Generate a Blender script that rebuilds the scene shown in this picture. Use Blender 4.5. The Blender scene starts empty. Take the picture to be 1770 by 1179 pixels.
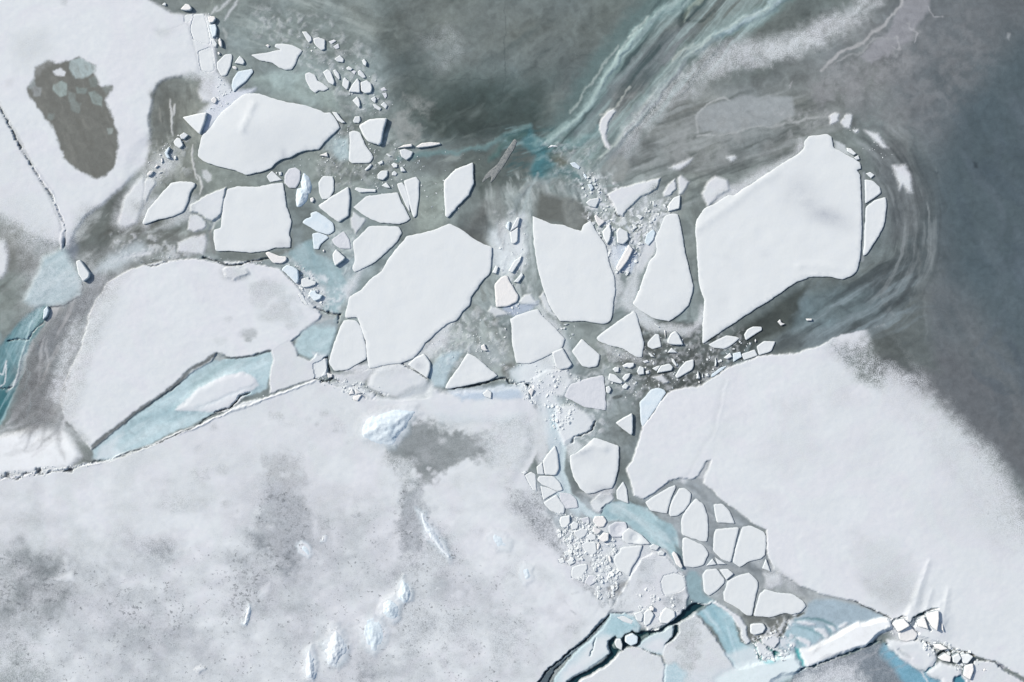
import bpy, math, random
import numpy as np
from mathutils import Vector, Euler
from mathutils.geometry import delaunay_2d_cdt

random.seed(7)
rng = np.random.RandomState(11)
scene = bpy.context.scene
COL = scene.collection

# ------------------------------------------------------------------ camera, sky, sun, exposure
U = 0.1                                  # metres per unit of the site plan
CX, CY = 885.0, 589.5
CAMH = 220.0
cam_d = bpy.data.cameras.new("camera")
cam_d.sensor_width = 36.0
cam_d.lens = 36.0 * CAMH / (1770 * U)
cam_d.clip_start = 1.0
cam_d.clip_end = 5000.0
cam = bpy.data.objects.new("camera", cam_d)
cam.location = (0, 0, CAMH)
COL.objects.link(cam)
scene.camera = cam

SUN_EL = math.radians(34)
SUN_DIR = Vector((-0.86, 0.50, 0)).normalized()      # horizontal direction towards the sun
sdir = Vector((SUN_DIR.x * math.cos(SUN_EL), SUN_DIR.y * math.cos(SUN_EL), math.sin(SUN_EL)))
sun_d = bpy.data.lights.new("sun", 'SUN')
sun_d.energy = 3.3
sun_d.angle = math.radians(0.6)
sun_d.color = (1.0, 0.955, 0.89)
sun = bpy.data.objects.new("sun", sun_d)
sun.rotation_euler = (-sdir).to_track_quat('-Z', 'Y').to_euler()
sun.location = (-60, 30, 80)
COL.objects.link(sun)

w = bpy.data.worlds.new("World")
scene.world = w
w.use_nodes = True
nt = w.node_tree
bg = nt.nodes['Background']
sky = nt.nodes.new('ShaderNodeTexSky')
sky.sky_type = 'NISHITA'
sky.sun_disc = False
sky.sun_elevation = SUN_EL
sky.sun_rotation = math.atan2(SUN_DIR.x, SUN_DIR.y)
sky.air_density = 1.0
sky.dust_density = 1.6
sky.ozone_density = 1.0
nt.links.new(sky.outputs[0], bg.inputs[0])
bg.inputs[1].default_value = 0.10
scene.view_settings.view_transform = 'Standard'
scene.view_settings.look = 'None'
scene.view_settings.gamma = 1.0
scene.view_settings.exposure = 0.14
scene.cycles.max_bounces = 4

# ------------------------------------------------------------------ small helpers
def lin(c):
    c = np.asarray(c, float) / 255.0
    return np.where(c <= 0.04045, c / 12.92, ((c + 0.055) / 1.055) ** 2.4)

TAB = rng.rand(256, 256)
def vnoise(x, y):
    xi = np.floor(x).astype(np.int64); yi = np.floor(y).astype(np.int64)
    fx = x - xi; fy = y - yi
    fx = fx * fx * (3 - 2 * fx); fy = fy * fy * (3 - 2 * fy)
    a = TAB[xi % 256, yi % 256]; b = TAB[(xi + 1) % 256, yi % 256]
    c = TAB[xi % 256, (yi + 1) % 256]; d = TAB[(xi + 1) % 256, (yi + 1) % 256]
    return (a * (1 - fx) + b * fx) * (1 - fy) + (c * (1 - fx) + d * fx) * fy
def fbm(x, y, octv=4, seed=0.0):
    s = 0; a = 0.5; t = 0
    for k in range(octv):
        s = s + a * (vnoise(x + seed * 17.3 + k * 31.7, y + seed * 9.1 + k * 11.3) - 0.5)
        t += a; a *= 0.5; x = x * 2.03; y = y * 2.03
    return s / t * 2                      # about -1..1

def pts(s, view=None):
    out = []
    for t in s.split():
        a, b = t.split(',')
        a = float(a); b = float(b)
        if view: a = view[0] + a / view[2]; b = view[1] + b / view[2]
        out.append((a, b))
    return out
def W(px, py, z=0.0):
    return ((px - CX) * U, (CY - py) * U, z)

def seg_dist2(X, Y, P, closed):
    """distance squared to a polyline, and for closed outlines an inside flag"""
    n = len(P); best = np.full(X.shape, 1e18); ins = np.zeros(X.shape, bool)
    for i in range(n if closed else n - 1):
        x0, y0 = P[i]; x1, y1 = P[(i + 1) % n]
        dx, dy = x1 - x0, y1 - y0
        L = dx * dx + dy * dy + 1e-9
        t = np.clip(((X - x0) * dx + (Y - y0) * dy) / L, 0, 1)
        d = (X - x0 - t * dx) ** 2 + (Y - y0 - t * dy) ** 2
        np.minimum(best, d, out=best)
        if closed and y0 != y1:
            c = ((y0 > Y) != (y1 > Y)) & (X < dx * (Y - y0) / dy + x0)
            ins ^= c
    return best, ins

# ------------------------------------------------------------------ materials
def new_mat(name):
    m = bpy.data.materials.new(name); m.use_nodes = True
    n = m.node_tree.nodes; l = m.node_tree.links
    return m, n, l, n['Principled BSDF']
def nz(n, l, scale, detail=3, rough=0.55, vec=None, dist=0.0):
    t = n.new('ShaderNodeTexNoise'); t.inputs['Scale'].default_value = scale
    t.inputs['Detail'].default_value = detail; t.inputs['Roughness'].default_value = rough
    t.inputs['Distortion'].default_value = dist
    if vec: l.new(vec, t.inputs['Vector'])
    return t.outputs['Fac']
def mth(n, l, op, a, b=None, c=None, clamp=False):
    t = n.new('ShaderNodeMath'); t.operation = op; t.use_clamp = clamp
    for i, v in enumerate((a, b, c)):
        if v is None: continue
        if isinstance(v, (int, float)): t.inputs[i].default_value = v
        else: l.new(v, t.inputs[i])
    return t.outputs[0]
def ramp(n, l, fac, lo, hi, smooth=True):
    t = n.new('ShaderNodeMapRange'); t.interpolation_type = 'SMOOTHSTEP' if smooth else 'LINEAR'
    t.inputs['From Min'].default_value = lo; t.inputs['From Max'].default_value = hi
    l.new(fac, t.inputs['Value']); return t.outputs[0]
def mixc(n, l, fac, a, b, mode='MIX'):
    t = n.new('ShaderNodeMix'); t.data_type = 'RGBA'; t.blend_type = mode
    for i, v in ((0, fac), (6, a), (7, b)):
        if isinstance(v, (int, float)): t.inputs[i].default_value = v
        elif isinstance(v, tuple): t.inputs[i].default_value = (v + (1,))[:4]
        else: l.new(v, t.inputs[i])
    return t.outputs[2]
def obj_pos(n):
    g = n.new('ShaderNodeNewGeometry'); return g.outputs['Position']

SNOW = (0.80, 0.805, 0.81)

def sheet_material():
    m, n, l, b = new_mat("snow_dusted_ice")
    P = obj_pos(n)
    ai = n.new('ShaderNodeAttribute'); ai.attribute_name = 'ice'
    am = n.new('ShaderNodeAttribute'); am.attribute_name = 'mask'
    sp = n.new('ShaderNodeSeparateColor'); l.new(am.outputs['Color'], sp.inputs[0])
    S, SPK, WET = sp.outputs[0], sp.outputs[1], sp.outputs[2]
    GR = am.outputs['Alpha']
    fine = nz(n, l, 5.5, 2, 0.65, P)
    mid = nz(n, l, 0.9, 5, 0.6, P, 0.6)
    big = nz(n, l, 0.16, 4, 0.55, P, 0.8)
    # grain in the fading edge of the snow
    oneS = mth(n, l, 'SUBTRACT', 1.0, S)
    e = mth(n, l, 'MULTIPLY', mth(n, l, 'MULTIPLY', S, oneS), GR)
    g1 = mth(n, l, 'SUBTRACT', fine, 0.5)
    g2 = mth(n, l, 'SUBTRACT', mid, 0.5)
    S2 = mth(n, l, 'ADD', S, mth(n, l, 'MULTIPLY', mth(n, l, 'MULTIPLY', g1, 5.0), e))
    S2 = mth(n, l, 'ADD', S2, mth(n, l, 'MULTIPLY', mth(n, l, 'MULTIPLY', g2, 2.6), e), clamp=True)
    # bare ice: clouded, slightly streaked
    v = mth(n, l, 'ADD', 1.0, mth(n, l, 'MULTIPLY', g2, 0.62))
    v = mth(n, l, 'ADD', v, mth(n, l, 'MULTIPLY', g1, 0.30))
    v = mth(n, l, 'ADD', v, mth(n, l, 'MULTIPLY', mth(n, l, 'SUBTRACT', big, 0.5), 0.30))
    cc = n.new('ShaderNodeCombineColor')
    for i in range(3): l.new(v, cc.inputs[i])
    ice = mixc(n, l, 1.0, ai.outputs['Color'], cc.outputs[0], 'MULTIPLY')
    # snow: barely mottled
    hue = nz(n, l, 0.09, 3, 0.6, P, 1.5)
    sn = mixc(n, l, ramp(n, l, mid, 0.3, 0.75), (0.79, 0.82, 0.815), (0.745, 0.78, 0.79))
    sn = mixc(n, l, ramp(n, l, hue, 0.42, 0.62), sn, mixc(n, l, 1.0, sn, (1.0, 0.978, 0.995), 'MULTIPLY'))
    col = mixc(n, l, S2, ice, sn)
    # small dark pits where the crust has broken
    vor = n.new('ShaderNodeTexVoronoi'); vor.inputs['Scale'].default_value = 1.7
    vor.inputs['Randomness'].default_value = 1.0; l.new(P, vor.inputs['Vector'])
    spotn = nz(n, l, 1.9, 3, 0.72, P, 0.3)
    thr = mth(n, l, 'SUBTRACT', 0.74, mth(n, l, 'MULTIPLY', SPK, 0.20))
    spot = mth(n, l, 'MULTIPLY', mth(n, l, 'SUBTRACT', spotn, thr), 14.0, clamp=True)
    clu = ramp(n, l, nz(n, l, 0.35, 4, 0.6, P, 0.8), 0.40, 0.62)
    spot = mth(n, l, 'MULTIPLY', spot, mth(n, l, 'MULTIPLY', SPK, 1.6, clamp=True))
    spot = mth(n, l, 'MULTIPLY', spot, mth(n, l, 'ADD', 0.12, mth(n, l, 'MULTIPLY', clu, 0.9)), clamp=True)
    spot = mth(n, l, 'MULTIPLY', spot, 0.80)
    col = mixc(n, l, spot, col, (0.19, 0.205, 0.215))
    l.new(col, b.inputs['Base Color'])
    r = mth(n, l, 'SUBTRACT', 0.62, mth(n, l, 'MULTIPLY', WET, 0.4))
    r = mth(n, l, 'ADD', r, mth(n, l, 'MULTIPLY', S2, 0.3), clamp=True)
    l.new(r, b.inputs['Roughness'])
    b.inputs['Specular IOR Level'].default_value = 0.3
    bp = n.new('ShaderNodeBump'); bp.inputs['Strength'].default_value = 0.13
    bp.inputs['Distance'].default_value = 0.12
    hh = mth(n, l, 'ADD', mth(n, l, 'MULTIPLY', fine, 0.18), mth(n, l, 'MULTIPLY', mid, 0.6))
    l.new(hh, bp.inputs['Height']); l.new(bp.outputs[0], b.inputs['Normal'])
    return m

def snow_material(name, a, c, bump=0.13, bscale=2.2, var=0.6):
    m, n, l, b = new_mat(name)
    P = obj_pos(n)
    mid = nz(n, l, 0.55, 4, 0.55, P, 0.5)
    fine = nz(n, l, bscale, 4, 0.6, P)
    col = mixc(n, l, mth(n, l, 'MULTIPLY', ramp(n, l, mid, 0.38, 0.78), var), a, c)
    at = n.new('ShaderNodeAttribute'); at.attribute_name = 'smudge'
    gr = nz(n, l, 6.0, 2, 0.7, P)
    sm = mth(n, l, 'MULTIPLY', at.outputs['Fac'], mth(n, l, 'ADD', 0.3, mth(n, l, 'MULTIPLY', gr, 1.4)), clamp=True)
    col = mixc(n, l, sm, col, (0.42, 0.45, 0.49))
    l.new(col, b.inputs['Base Color'])
    b.inputs['Roughness'].default_value = 0.85
    b.inputs['Specular IOR Level'].default_value = 0.2
    bp = n.new('ShaderNodeBump'); bp.inputs['Strength'].default_value = bump
    bp.inputs['Distance'].default_value = 0.14
    l.new(fine, bp.inputs['Height']); l.new(bp.outputs[0], b.inputs['Normal'])
    return m

def ice_material(name, a, c, rough=0.4, scale=1.2):
    m, n, l, b = new_mat(name)
    P = obj_pos(n)
    mid = nz(n, l, scale, 5, 0.6, P, 1.2)
    col = mixc(n, l, ramp(n, l, mid, 0.35, 0.68), a, c)
    l.new(col, b.inputs['Base Color']); b.inputs['Roughness'].default_value = rough
    bp = n.new('ShaderNodeBump'); bp.inputs['Strength'].default_value = 0.25
    bp.inputs['Distance'].default_value = 0.1
    l.new(mid, bp.inputs['Height']); l.new(bp.outputs[0], b.inputs['Normal'])
    return m

M = {
 'w': snow_material("packed_snow", (0.79, 0.818, 0.806), (0.765, 0.80, 0.806)),
 'y': snow_material("sunlit_snow", (0.89, 0.87, 0.83), (0.84, 0.835, 0.82), 0.3, 3.0),  # snow with warm sunlight painted into its colour, for sun-facing blocks
 'g': snow_material("thin_snow", (0.73, 0.745, 0.765), (0.64, 0.665, 0.69), 0.3, 2.2, 0.8),
 'b': snow_material("blue_tinted_snow", (0.77, 0.85, 0.88), (0.67, 0.79, 0.85), 0.25, 3.5, 0.9),
 'r': snow_material("rough_snow", (0.80, 0.85, 0.87), (0.70, 0.79, 0.85), .6, 2.6, 0.7),
 't': ice_material("turquoise_ice", (0.36, 0.62, 0.68), (0.70, 0.84, 0.87), 0.35, 0.5),
 'd': ice_material("grey_sliver_ice", (0.33, 0.34, 0.32), (0.17, 0.19, 0.19), 0.5, 2.0),
 's': ice_material("floe_side_ice", (0.36, 0.42, 0.45), (0.52, 0.58, 0.61), 0.4, 2.0),
 'base': sheet_material(),
}
M['water'], _n, _l, _b = new_mat("dark_water")
_b.inputs['Base Color'].default_value = (0.012, 0.045, 0.055, 1)
_b.inputs['Roughness'].default_value = 0.12
_bp = _n.new('ShaderNodeBump'); _bp.inputs['Strength'].default_value = 0.15
_l.new(nz(_n, _l, 1.5, 3, 0.5, obj_pos(_n)), _bp.inputs['Height']); _l.new(_bp.outputs[0], _b.inputs['Normal'])
# ------------------------------------------------------------------ the crisp-edged floes, blocks and chunks
# V x y s : origin and scale of the survey sheet the outlines below were measured on
# kind ; height above the thin ice ; material ; label ; outline
CRISP = """
V 230 0 7.86
G broken blocks along the edge of the upper left snow sheet
C;.35;w;small white nub on grey ice, close to the top edge left of the bright block;398,66 430,38 452,50 450,80 420,78
K;.85;y;bright white block with a black shadow, above the corner of the upper left sheet;655,130 725,58 775,75 808,125 780,150 720,152 670,142
F;.35;w;narrow wedge slab left of the long smooth slab at the upper left sheet's corner;692,232 725,202 815,192 790,280 735,312 702,302
F;.42;w;long smooth slab with a dark crack along its right side at the sheet's corner;832,195 965,188 1005,310 1038,470 1058,605 950,595 815,530 778,400 795,310
K;.75;y;square bright block with dark shadow right of the sheet's corner slab;1022,238 1060,228 1118,232 1132,262 1098,312 1042,322
K;.55;b;upright bluish block directly under the square bright block;1038,345 1123,332 1143,390 1132,490 1085,520 1062,440
K;.35;w;flat pale slab below the upright bluish block, touching the sheet;1067,535 1102,532 1142,600 1130,648 1087,628
K;.7;y;thin bright shard with long dark shadow, right of the flat pale slab;1168,540 1190,520 1213,580 1218,648 1190,640 1170,600
C;.4;y;tiny white crumb between the thin shard and the broad leaf-shaped slab;1150,715 1175,710 1192,738 1165,752
F;.4;w;four-sided slab set in the sheet's right edge, below the long smooth slab;887,700 1060,634 1083,700 1107,860 1115,958 1050,990 932,968 902,850
F;.5;w;broad leaf-shaped slab on grey ice, right of the sheet's four-sided slab;1140,850 1250,742 1335,732 1348,762 1328,900 1268,1028 1200,1038 1142,930
K;.45;w;small pointed block beside the broad leaf-shaped slab;1382,860 1450,762 1498,802 1522,852 1500,882 1430,868
C;.3;y;small bright crumb just under the small pointed block;1350,908 1395,902 1418,930 1400,952 1362,935
V 0 0 1
F;.45;b;narrow bluish slab slanting down to the large domed floe;403,137 411,124 436,119 438,125 425,141 411,152 404,160 400,150
K;.6;y;small bright block in the crack left of the bluish slanting slab;366,172 372,168 376,173 373,180 367,178
V 400 30 5.24
G loose floes and chips on the grey ice at the upper left
F;.5;w;wing-shaped white floe lying alone on the grey ice at upper left;175,340 290,325 390,305 450,297 388,268 400,240 470,237 560,257 645,302 602,358 580,430 545,475 490,478 430,455 370,410 260,390
C;.3;y;tiny chip off the upper side of the wing-shaped floe;310,255 335,246 350,260 335,277
C;.35;w;narrow upright chip left of the squarish white chip;640,132 680,130 725,180 728,215 705,234 680,200
K;.45;w;squarish white chip topmost of the loose chips, above the cluster;745,195 790,183 850,205 850,290 820,303 775,270 750,235
C;.15;g;faint snow-dusted chip right of the squarish white chip;880,220 930,202 950,215 905,245
C;.15;g;faint rounded chip with a dark rim under the snow-dusted one;922,265 970,237 980,278 950,290
C;.35;w;small three-cornered chip between the squarish chip and the main cluster;935,380 985,344 1020,380 1014,410 960,404
C;.5;w;tall chip with a dark shadow at the cluster's upper right;1185,395 1205,377 1228,410 1220,446 1195,430
C;.3;w;thin sliver under the three-cornered chip;1040,460 1065,446 1100,465 1085,484 1050,478
C;.12;g;dull half-buried chip beside the thin sliver;1085,490 1110,481 1130,490 1115,518
C;.35;w;slanted oval chip above the double-humped chip;1146,490 1170,479 1200,510 1219,545 1195,554 1152,525
F;.5;w;long ragged white chip with a forked lower end, leftmost of the cluster;670,510 710,497 760,527 780,575 830,600 882,645 835,670 790,663 760,690 715,653 672,570
C;.4;w;long oval chip right of the ragged forked chip;830,500 870,470 900,492 938,590 925,616 882,595
C;.35;w;slender oval chip close beside the long oval chip;922,482 945,474 975,512 986,558 975,568 940,530
C;.4;w;upright chip between the slender oval and the peaked chip;1010,570 1030,542 1045,565 1070,582 1060,640 1045,658 1006,620
K;.6;w;peaked triangular chip joined to a round one;1062,678 1095,612 1145,554 1164,590 1167,688
K;.5;w;round chip on the right flank of the peaked triangular chip;1171,592 1225,570 1265,600 1278,640 1268,683 1216,693 1178,670
C;.4;w;teardrop chip below the peaked triangular chip;1097,755 1140,717 1158,745 1168,800 1157,823 1122,785
C;.4;w;small bright teardrop with dark shadow, right of the larger teardrop chip;1263,740 1300,717 1314,745 1304,778 1280,763
C;.3;w;slim chip slanting beneath the small bright teardrop;1282,792 1305,789 1360,825 1345,848 1300,823
C;.35;w;four-sided chip rightmost of the cluster;1352,795 1385,767 1416,800 1400,833
C;.15;g;frosted chip at the right rim of the cluster, upper of two;1350,650 1385,632 1408,660 1365,668
C;.15;g;frosted chip at the right rim of the cluster, lower of two;1366,690 1404,682 1411,715 1394,738
C;.35;w;rounded chip alone above the shield-shaped block;1102,940 1120,902 1163,897 1171,935 1154,960 1112,958
K;.95;w;shield-shaped block with a wide blue shadow on its right;1157,985 1255,927 1413,917 1389,1000 1363,1140 1340,1163 1230,1123 1190,1060
V 500 180 3.93
F;.5;w;tall floe with a notched top, left of and below the shield-shaped block;405,190 440,180 483,195 518,280 573,360 550,400 430,403 405,385 411,250
G chips in the channel between the shield-shaped block and the four-sided slabs
F;.9;w;lens-shaped white floe standing alone with a thin blue shadow;1052,520 1130,442 1249,396 1254,540 1220,620 1140,700 1078,772 1062,760 1052,620
C;.6;y;thin curved crest of ice with a black gap under it;737,300 780,279 833,271 837,290 790,295
K;.55;w;round block just under the thin curved crest;752,315 785,306 843,326 828,360 798,383 762,360
K;.55;y;long curved crest lying along the dark open ice, at the channel's end;860,294 900,267 960,260 1023,264 1028,275 960,289 880,299
C;.3;w;small flat chip above the two round chips of the channel;657,341 670,336 698,355 680,359
C;.35;w;oval chip upper left of the egg-shaped chip;600,400 634,383 639,402 615,414
C;.35;w;round chip with a grey rim right of the egg-shaped chip;693,412 712,399 736,409 734,430 712,434
C;.3;w;smaller round chip just under the grey-rimmed round chip;696,470 715,453 734,470 724,487 701,485
C;.45;w;small triangular chip with a bluish shadow, right of the two round chips;756,430 770,426 793,458 760,461
C;.5;w;egg-shaped chip, biggest of the small chips in the channel;600,480 625,453 670,451 668,490 640,518 601,510
C;.35;w;small fan-shaped chip under the egg-shaped chip;627,555 660,532 688,570 660,568
C;.35;w;stick-like chip touching the notched floe's lower corner;512,445 555,405 563,416 545,439 521,454
K;.35;w;long narrow bar with rounded ends above the five-sided flat slab;445,581 456,565 530,577 590,579 588,599 540,598 480,601
F;.45;w;narrow wedge slab, left of a pair standing side by side;731,541 768,532 790,562 817,650 818,735 790,690 747,590
F;.55;w;upright rectangular slab, right of a pair standing side by side;777,521 860,492 884,521 879,640 864,758 846,773 826,720 802,610
F;.45;w;wide slab tapering to the left beneath the long narrow bar;442,698 520,627 640,611 735,598 759,660 823,780 800,798 750,818 620,806 522,768 432,700
F;.8;w;kite-shaped slab with a sharp upper tip and a dark right side;197,690 270,641 403,560 414,640 403,760 340,803 291,770 232,725
F;.5;b;bluish slab with a toothed top edge, left of and below the kite-shaped slab;87,805 118,775 150,765 145,742 185,727 250,770 300,812 308,862 265,888 190,868 132,830
F;.45;b;hook-shaped bluish slab under the toothed one;157,880 200,872 255,893 268,908 215,950 200,988 167,983
F;.3;g;rounded greyish slab between the hook-shaped and the five-sided slabs;287,920 370,862 408,920 419,983 342,982 302,950
K;.8;w;drop-shaped block with a blue shaded flank over the turquoise pool;297,1020 320,987 383,1045 369,1064 315,1103 299,1060
F;.45;w;large five-sided slab against the upper left edge of the central floe;432,940 540,828 740,830 767,870 738,930 658,1008 560,1088 442,1142 427,1120 447,1060
C;.3;y;tiny white crumb beside the bluish toothed slab and the pool;228,993 238,988 242,1000 233,1006
C;.4;y;tiny round crumb below and right of the two ribbed lumps;145,640 162,634 172,650 160,670 146,664
V 230 150 3.93
G floes around the large domed floe at the left
F;.55;w;large domed floe with a faint wind ridge, biggest at the upper left;441,470 450,420 470,340 530,280 590,190 700,90 770,46 860,46 980,91 1060,111 1160,126 1270,160 1300,178 1340,175 1380,225 1408,280 1340,340 1290,388 1260,428 1180,434 1130,448 1062,484 1040,486 1010,495 960,528 940,553 880,578 770,600 690,568 560,538 481,508
C;.4;w;spur of ice off the right-hand corner of the large domed floe;1353,172 1385,176 1412,215 1443,245 1420,249 1388,228
K;.7;w;triangular slab wedged against the left flank of the large domed floe;337,210 420,191 508,176 494,240 460,328 402,275
C;.5;w;small slanted block on top of a five-sided one, left of the domed floe;317,334 350,311 380,330 351,358 332,357
C;.5;w;five-sided block just below the small slanted one;277,375 300,347 324,352 344,400 320,421 287,400
C;.7;b;curled upright shard beside a black hole, in the line of small debris;217,450 245,410 254,420 240,455 258,488 236,488
C;.35;y;tiny upright splinter in the line of debris, under the curled shard;191,500 200,482 205,510 195,518
C;.4;y;short slanting splinter in the middle of the line of debris;147,549 165,530 177,536 156,554
K;.6;y;bright elongated chunk with a black outline at the foot of the debris line;97,598 120,572 144,576 130,598 106,610
C;.3;y;flat splinter right of the bright elongated chunk;172,578 200,581 182,588
C;.35;w;tiny round crumb right of the curled upright shard;281,472 295,471 297,493 283,496
F;.7;w;smooth floe with a cracked dark right edge, left of the large square floe;62,928 100,840 200,720 260,652 330,640 428,656 422,680 388,720 373,790 348,848 280,878 160,908 75,936
F;.3;w;small triangular slab between the domed floe and the large square floe;907,610 945,572 1013,634 930,648
C;.3;w;tiny crumb at the tip of the small triangular slab;990,581 1010,578 1012,600 996,604
F;.4;g;rounded greyish floe left of the two ribbed lumps;1032,600 1060,557 1105,547 1138,572 1134,640 1109,688 1061,688 1027,650
L;.9;b;ribbed bluish lump of ice, upper of two touching lumps;1142,650 1160,592 1195,622 1211,680 1200,718 1160,715 1150,685
L;.9;b;ribbed bluish lump of ice, lower of two touching lumps;1107,770 1117,700 1150,692 1188,722 1180,770 1145,808 1116,810
F;.5;w;rounded upright floe with smooth top right of the ribbed lumps;1260,650 1290,607 1355,610 1366,640 1363,710 1334,758 1286,768 1264,720
C;.4;y;small bright crumb above the rounded upright floe, below the domed floe;1267,467 1318,447 1326,477
C;.35;y;tiny pale crumb between the lower ribbed lump and the kite-shaped slab;1203,762 1216,753 1230,764 1221,786
F;.5;w;large square-cornered floe with a ragged lower right corner;547,970 598,962 605,880 617,780 640,697 720,676 850,681 960,657 1018,651 1043,820 1076,910 1060,1000 1073,1030 1068,1093 960,1093 900,1118 800,1128 680,1118 560,1116 547,1040
V 550 400 3.93
G floes around the large central floe
F;.6;w;largest central floe with a long straight shadowed lower right edge;600,32 704,14 802,-15 897,-55 990,0 1078,64 1183,110 1176,220 1166,290 1120,330 1080,390 1035,448 1030,500 980,548 940,603 880,628 800,688 725,760 695,812 640,868 560,898 440,908 380,928 342,930 333,850 321,740 281,620 270,585 182,588 190,530 210,450 300,390 350,330 430,270 470,200 520,130 585,60
F;.55;w;separate wedge slab at the lower left corner of the largest central floe;176,605 262,603 296,660 326,800 331,862 232,922 195,943 112,948 72,890 101,780 151,650
K;.6;w;triangular slab with a shadowed corner at the central floe's lower end;622,892 660,857 720,830 763,892 763,930 744,998 700,968 610,905
F;.6;w;three-cornered slab with a lit left edge beside the pale pool;862,1068 882,1020 962,910 1012,827 1070,852 1130,902 1218,980 1150,1018 1020,1043 900,1068
K;.6;w;single rounded block on the bluish snow under the three-cornered slab;1117,1100 1150,1072 1178,1092 1176,1138 1132,1123
C;.5;y;small curved bright piece above the three-cornered slab;1107,777 1130,764 1143,800 1158,808 1130,813 1110,800
F;.75;y;bright bell-shaped block with a thick black crack on its right;1197,360 1240,312 1285,297 1299,340 1363,440 1353,478 1290,508 1207,513 1202,420
C;.45;w;small oval block above the bright bell-shaped block;1182,280 1206,232 1224,242 1210,289
C;.5;w;long slanting splinter above the bell-shaped block, upper of two;1292,270 1332,200 1384,167 1374,200 1320,283
C;.45;w;long slanting splinter right of the bell-shaped block, lower of two;1327,345 1385,282 1394,300 1360,348
K;.5;y;small upright block in the crushed seam left of the pale vertical strip;1427,1085 1446,1062 1467,1076 1450,1122
C;.6;y;left piece of a shattered three-part block on the crushed seam;207,1110 233,1068 248,1104
C;.6;y;top piece of a shattered three-part block on the crushed seam;252,1072 298,1098 256,1106
C;.6;y;bottom piece of a shattered three-part block on the crushed seam;242,1117 298,1110 270,1152 236,1143
F;.25;w;snowy block in the seam left of the wedge slab's lower end;-40,900 2,882 50,862 60,930 22,988 -20,1000
C;.5;y;small crumb in the dark crack below the wedge slab's lower end;62,962 98,970 98,988 70,997
V 830 350 3.93
G floes right of the central floe
F;.6;w;tall tapering floe with a pointed upper left tip, in the middle of the picture;354,92 400,113 480,142 560,152 640,182 690,192 703,150 750,120 790,200 850,290 868,370 880,430 908,500 918,590 903,700 888,798 858,822 800,822 700,806 542,806 482,720 432,600 392,460 367,300
F;.6;w;tall bell-shaped floe right of the middle, with a soft snowy foot;1257,91 1300,76 1343,80 1363,180 1398,370 1446,560 1443,600 1413,700 1368,748 1280,806 1200,796 1140,768 1032,690 1062,640 1112,500 1142,410 1192,350 1197,290 1187,250 1217,180
F;.45;b;bluish slab leaning on the bell-shaped floe's upper left side;1117,270 1132,212 1175,182 1190,205 1176,255 1140,293
V 800 150 3.93
K;.4;w;small lobed block above the top of the tall bell-shaped floe;1397,800 1432,756 1476,737 1474,790 1468,828 1392,848
K;.5;w;rounded white block alone in the crushed channel;834,790 860,767 924,754 928,775 903,823 860,813
C;.45;b;small four-sided bluish chunk above the rounded white block;847,665 874,662 888,690 870,708
C;.55;y;bright shard, topmost of the four standing over the tall floe's right shoulder;892,880 905,870 935,897 966,915 925,953 907,920
K;.6;w;leaf-shaped block below the bright topmost shard;947,985 994,934 1008,985 998,1040 979,1072 957,1030
K;.7;w;squarish block with a dark outline right of the leaf-shaped block;1042,985 1062,957 1118,986 1126,1040 1090,1073 1047,1063
C;.25;w;small rounded white crumb in the channel above the squarish block;1177,880 1200,869 1224,882 1205,904
C;.25;w;pale three-sided crumb between the squarish block and the bluish slab;1150,932 1172,940 1185,955 1160,972
L;.4;w;small bright curved chunk at the turquoise star-shaped junction;567,425 600,395 648,401 638,410 590,414 571,431
C;.3;b;pale oval chunk at the top of the crushed channel;727,520 760,512 798,545 790,563 747,545
C;.25;b;small pale chunk below the oval one in the crushed channel;817,600 830,591 845,620 832,629
F;.16;d;long thin grey-brown feather of ice lying near the turquoise junction;131,640 150,605 190,562 230,530 270,470 310,410 350,352 368,372 345,425 318,470 290,515 262,560 232,595 215,625 185,655 195,610 160,625 135,650
C;.5;b;left of three jagged upright shards in the hazy white patch;292,960 300,922 320,916 314,978
C;.6;w;middle curved piece of three jagged upright shards in the hazy white patch;322,985 341,940 370,887 390,891 374,948 352,965
C;.45;w;lower broad piece of three jagged upright shards in the hazy white patch;318,990 350,972 376,955 371,1050 350,1068 330,1066
V 830 350 3.93
K;.8;y;long upright bright block with bluish rubble around its foot;917,450 948,390 982,330 1005,287 1038,322 1000,400 942,473
F;.5;w;broad triangular floe between the tall tapering floe and the small rubble;787,920 870,852 960,792 1040,732 1063,762 1088,860 1112,960 1098,1053 1060,1048 980,998 870,968 802,943
F;.6;w;five-sided floe with a peaked top, left of the dark open ice;622,1010 690,924 740,972 813,1035 798,1110 740,1123 692,1112
F;.4;w;small tapered slab right of the broad triangular floe;1137,950 1190,892 1215,897 1230,980 1170,998 1137,978
K;.7;w;dome-shaped block with a flat lower edge and dark shadow;1270,935 1292,892 1325,872 1350,902 1378,968 1300,966 1270,955
C;.45;w;small arrowhead chip under the dome-shaped block;1270,1020 1300,987 1340,1021
C;.35;w;small slanting chip left of the arrowhead chip;1141,1020 1160,1027 1184,1050 1160,1048
C;.3;w;thin flat splinter below the bell-shaped floe's snowy foot;1180,826 1190,824 1221,845 1212,850
C;.35;y;upright hair-thin splinter left of the dome-shaped block;1249,865 1259,868 1257,924
F;.5;w;broad slab with a long dark left edge and a soft snowy lower side;207,790 240,772 390,722 420,772 500,842 578,932 558,988 480,1028 380,1078 330,1098 242,1088 217,960
K;.55;w;blocky slab with a rounded lower edge, left of the five-sided floe;487,1020 560,987 598,1060 626,1100 600,1128 541,1136 511,1110
C;.3;w;flat sliver under the straight lower edge of the tall tapering floe;560,826 600,824 580,834
C;.3;w;round crumb under the flat sliver by the tall tapering floe;560,854 575,848 582,855 572,862
V 880 520 3.93
G small rubble in the dark channel right of the middle
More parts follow.
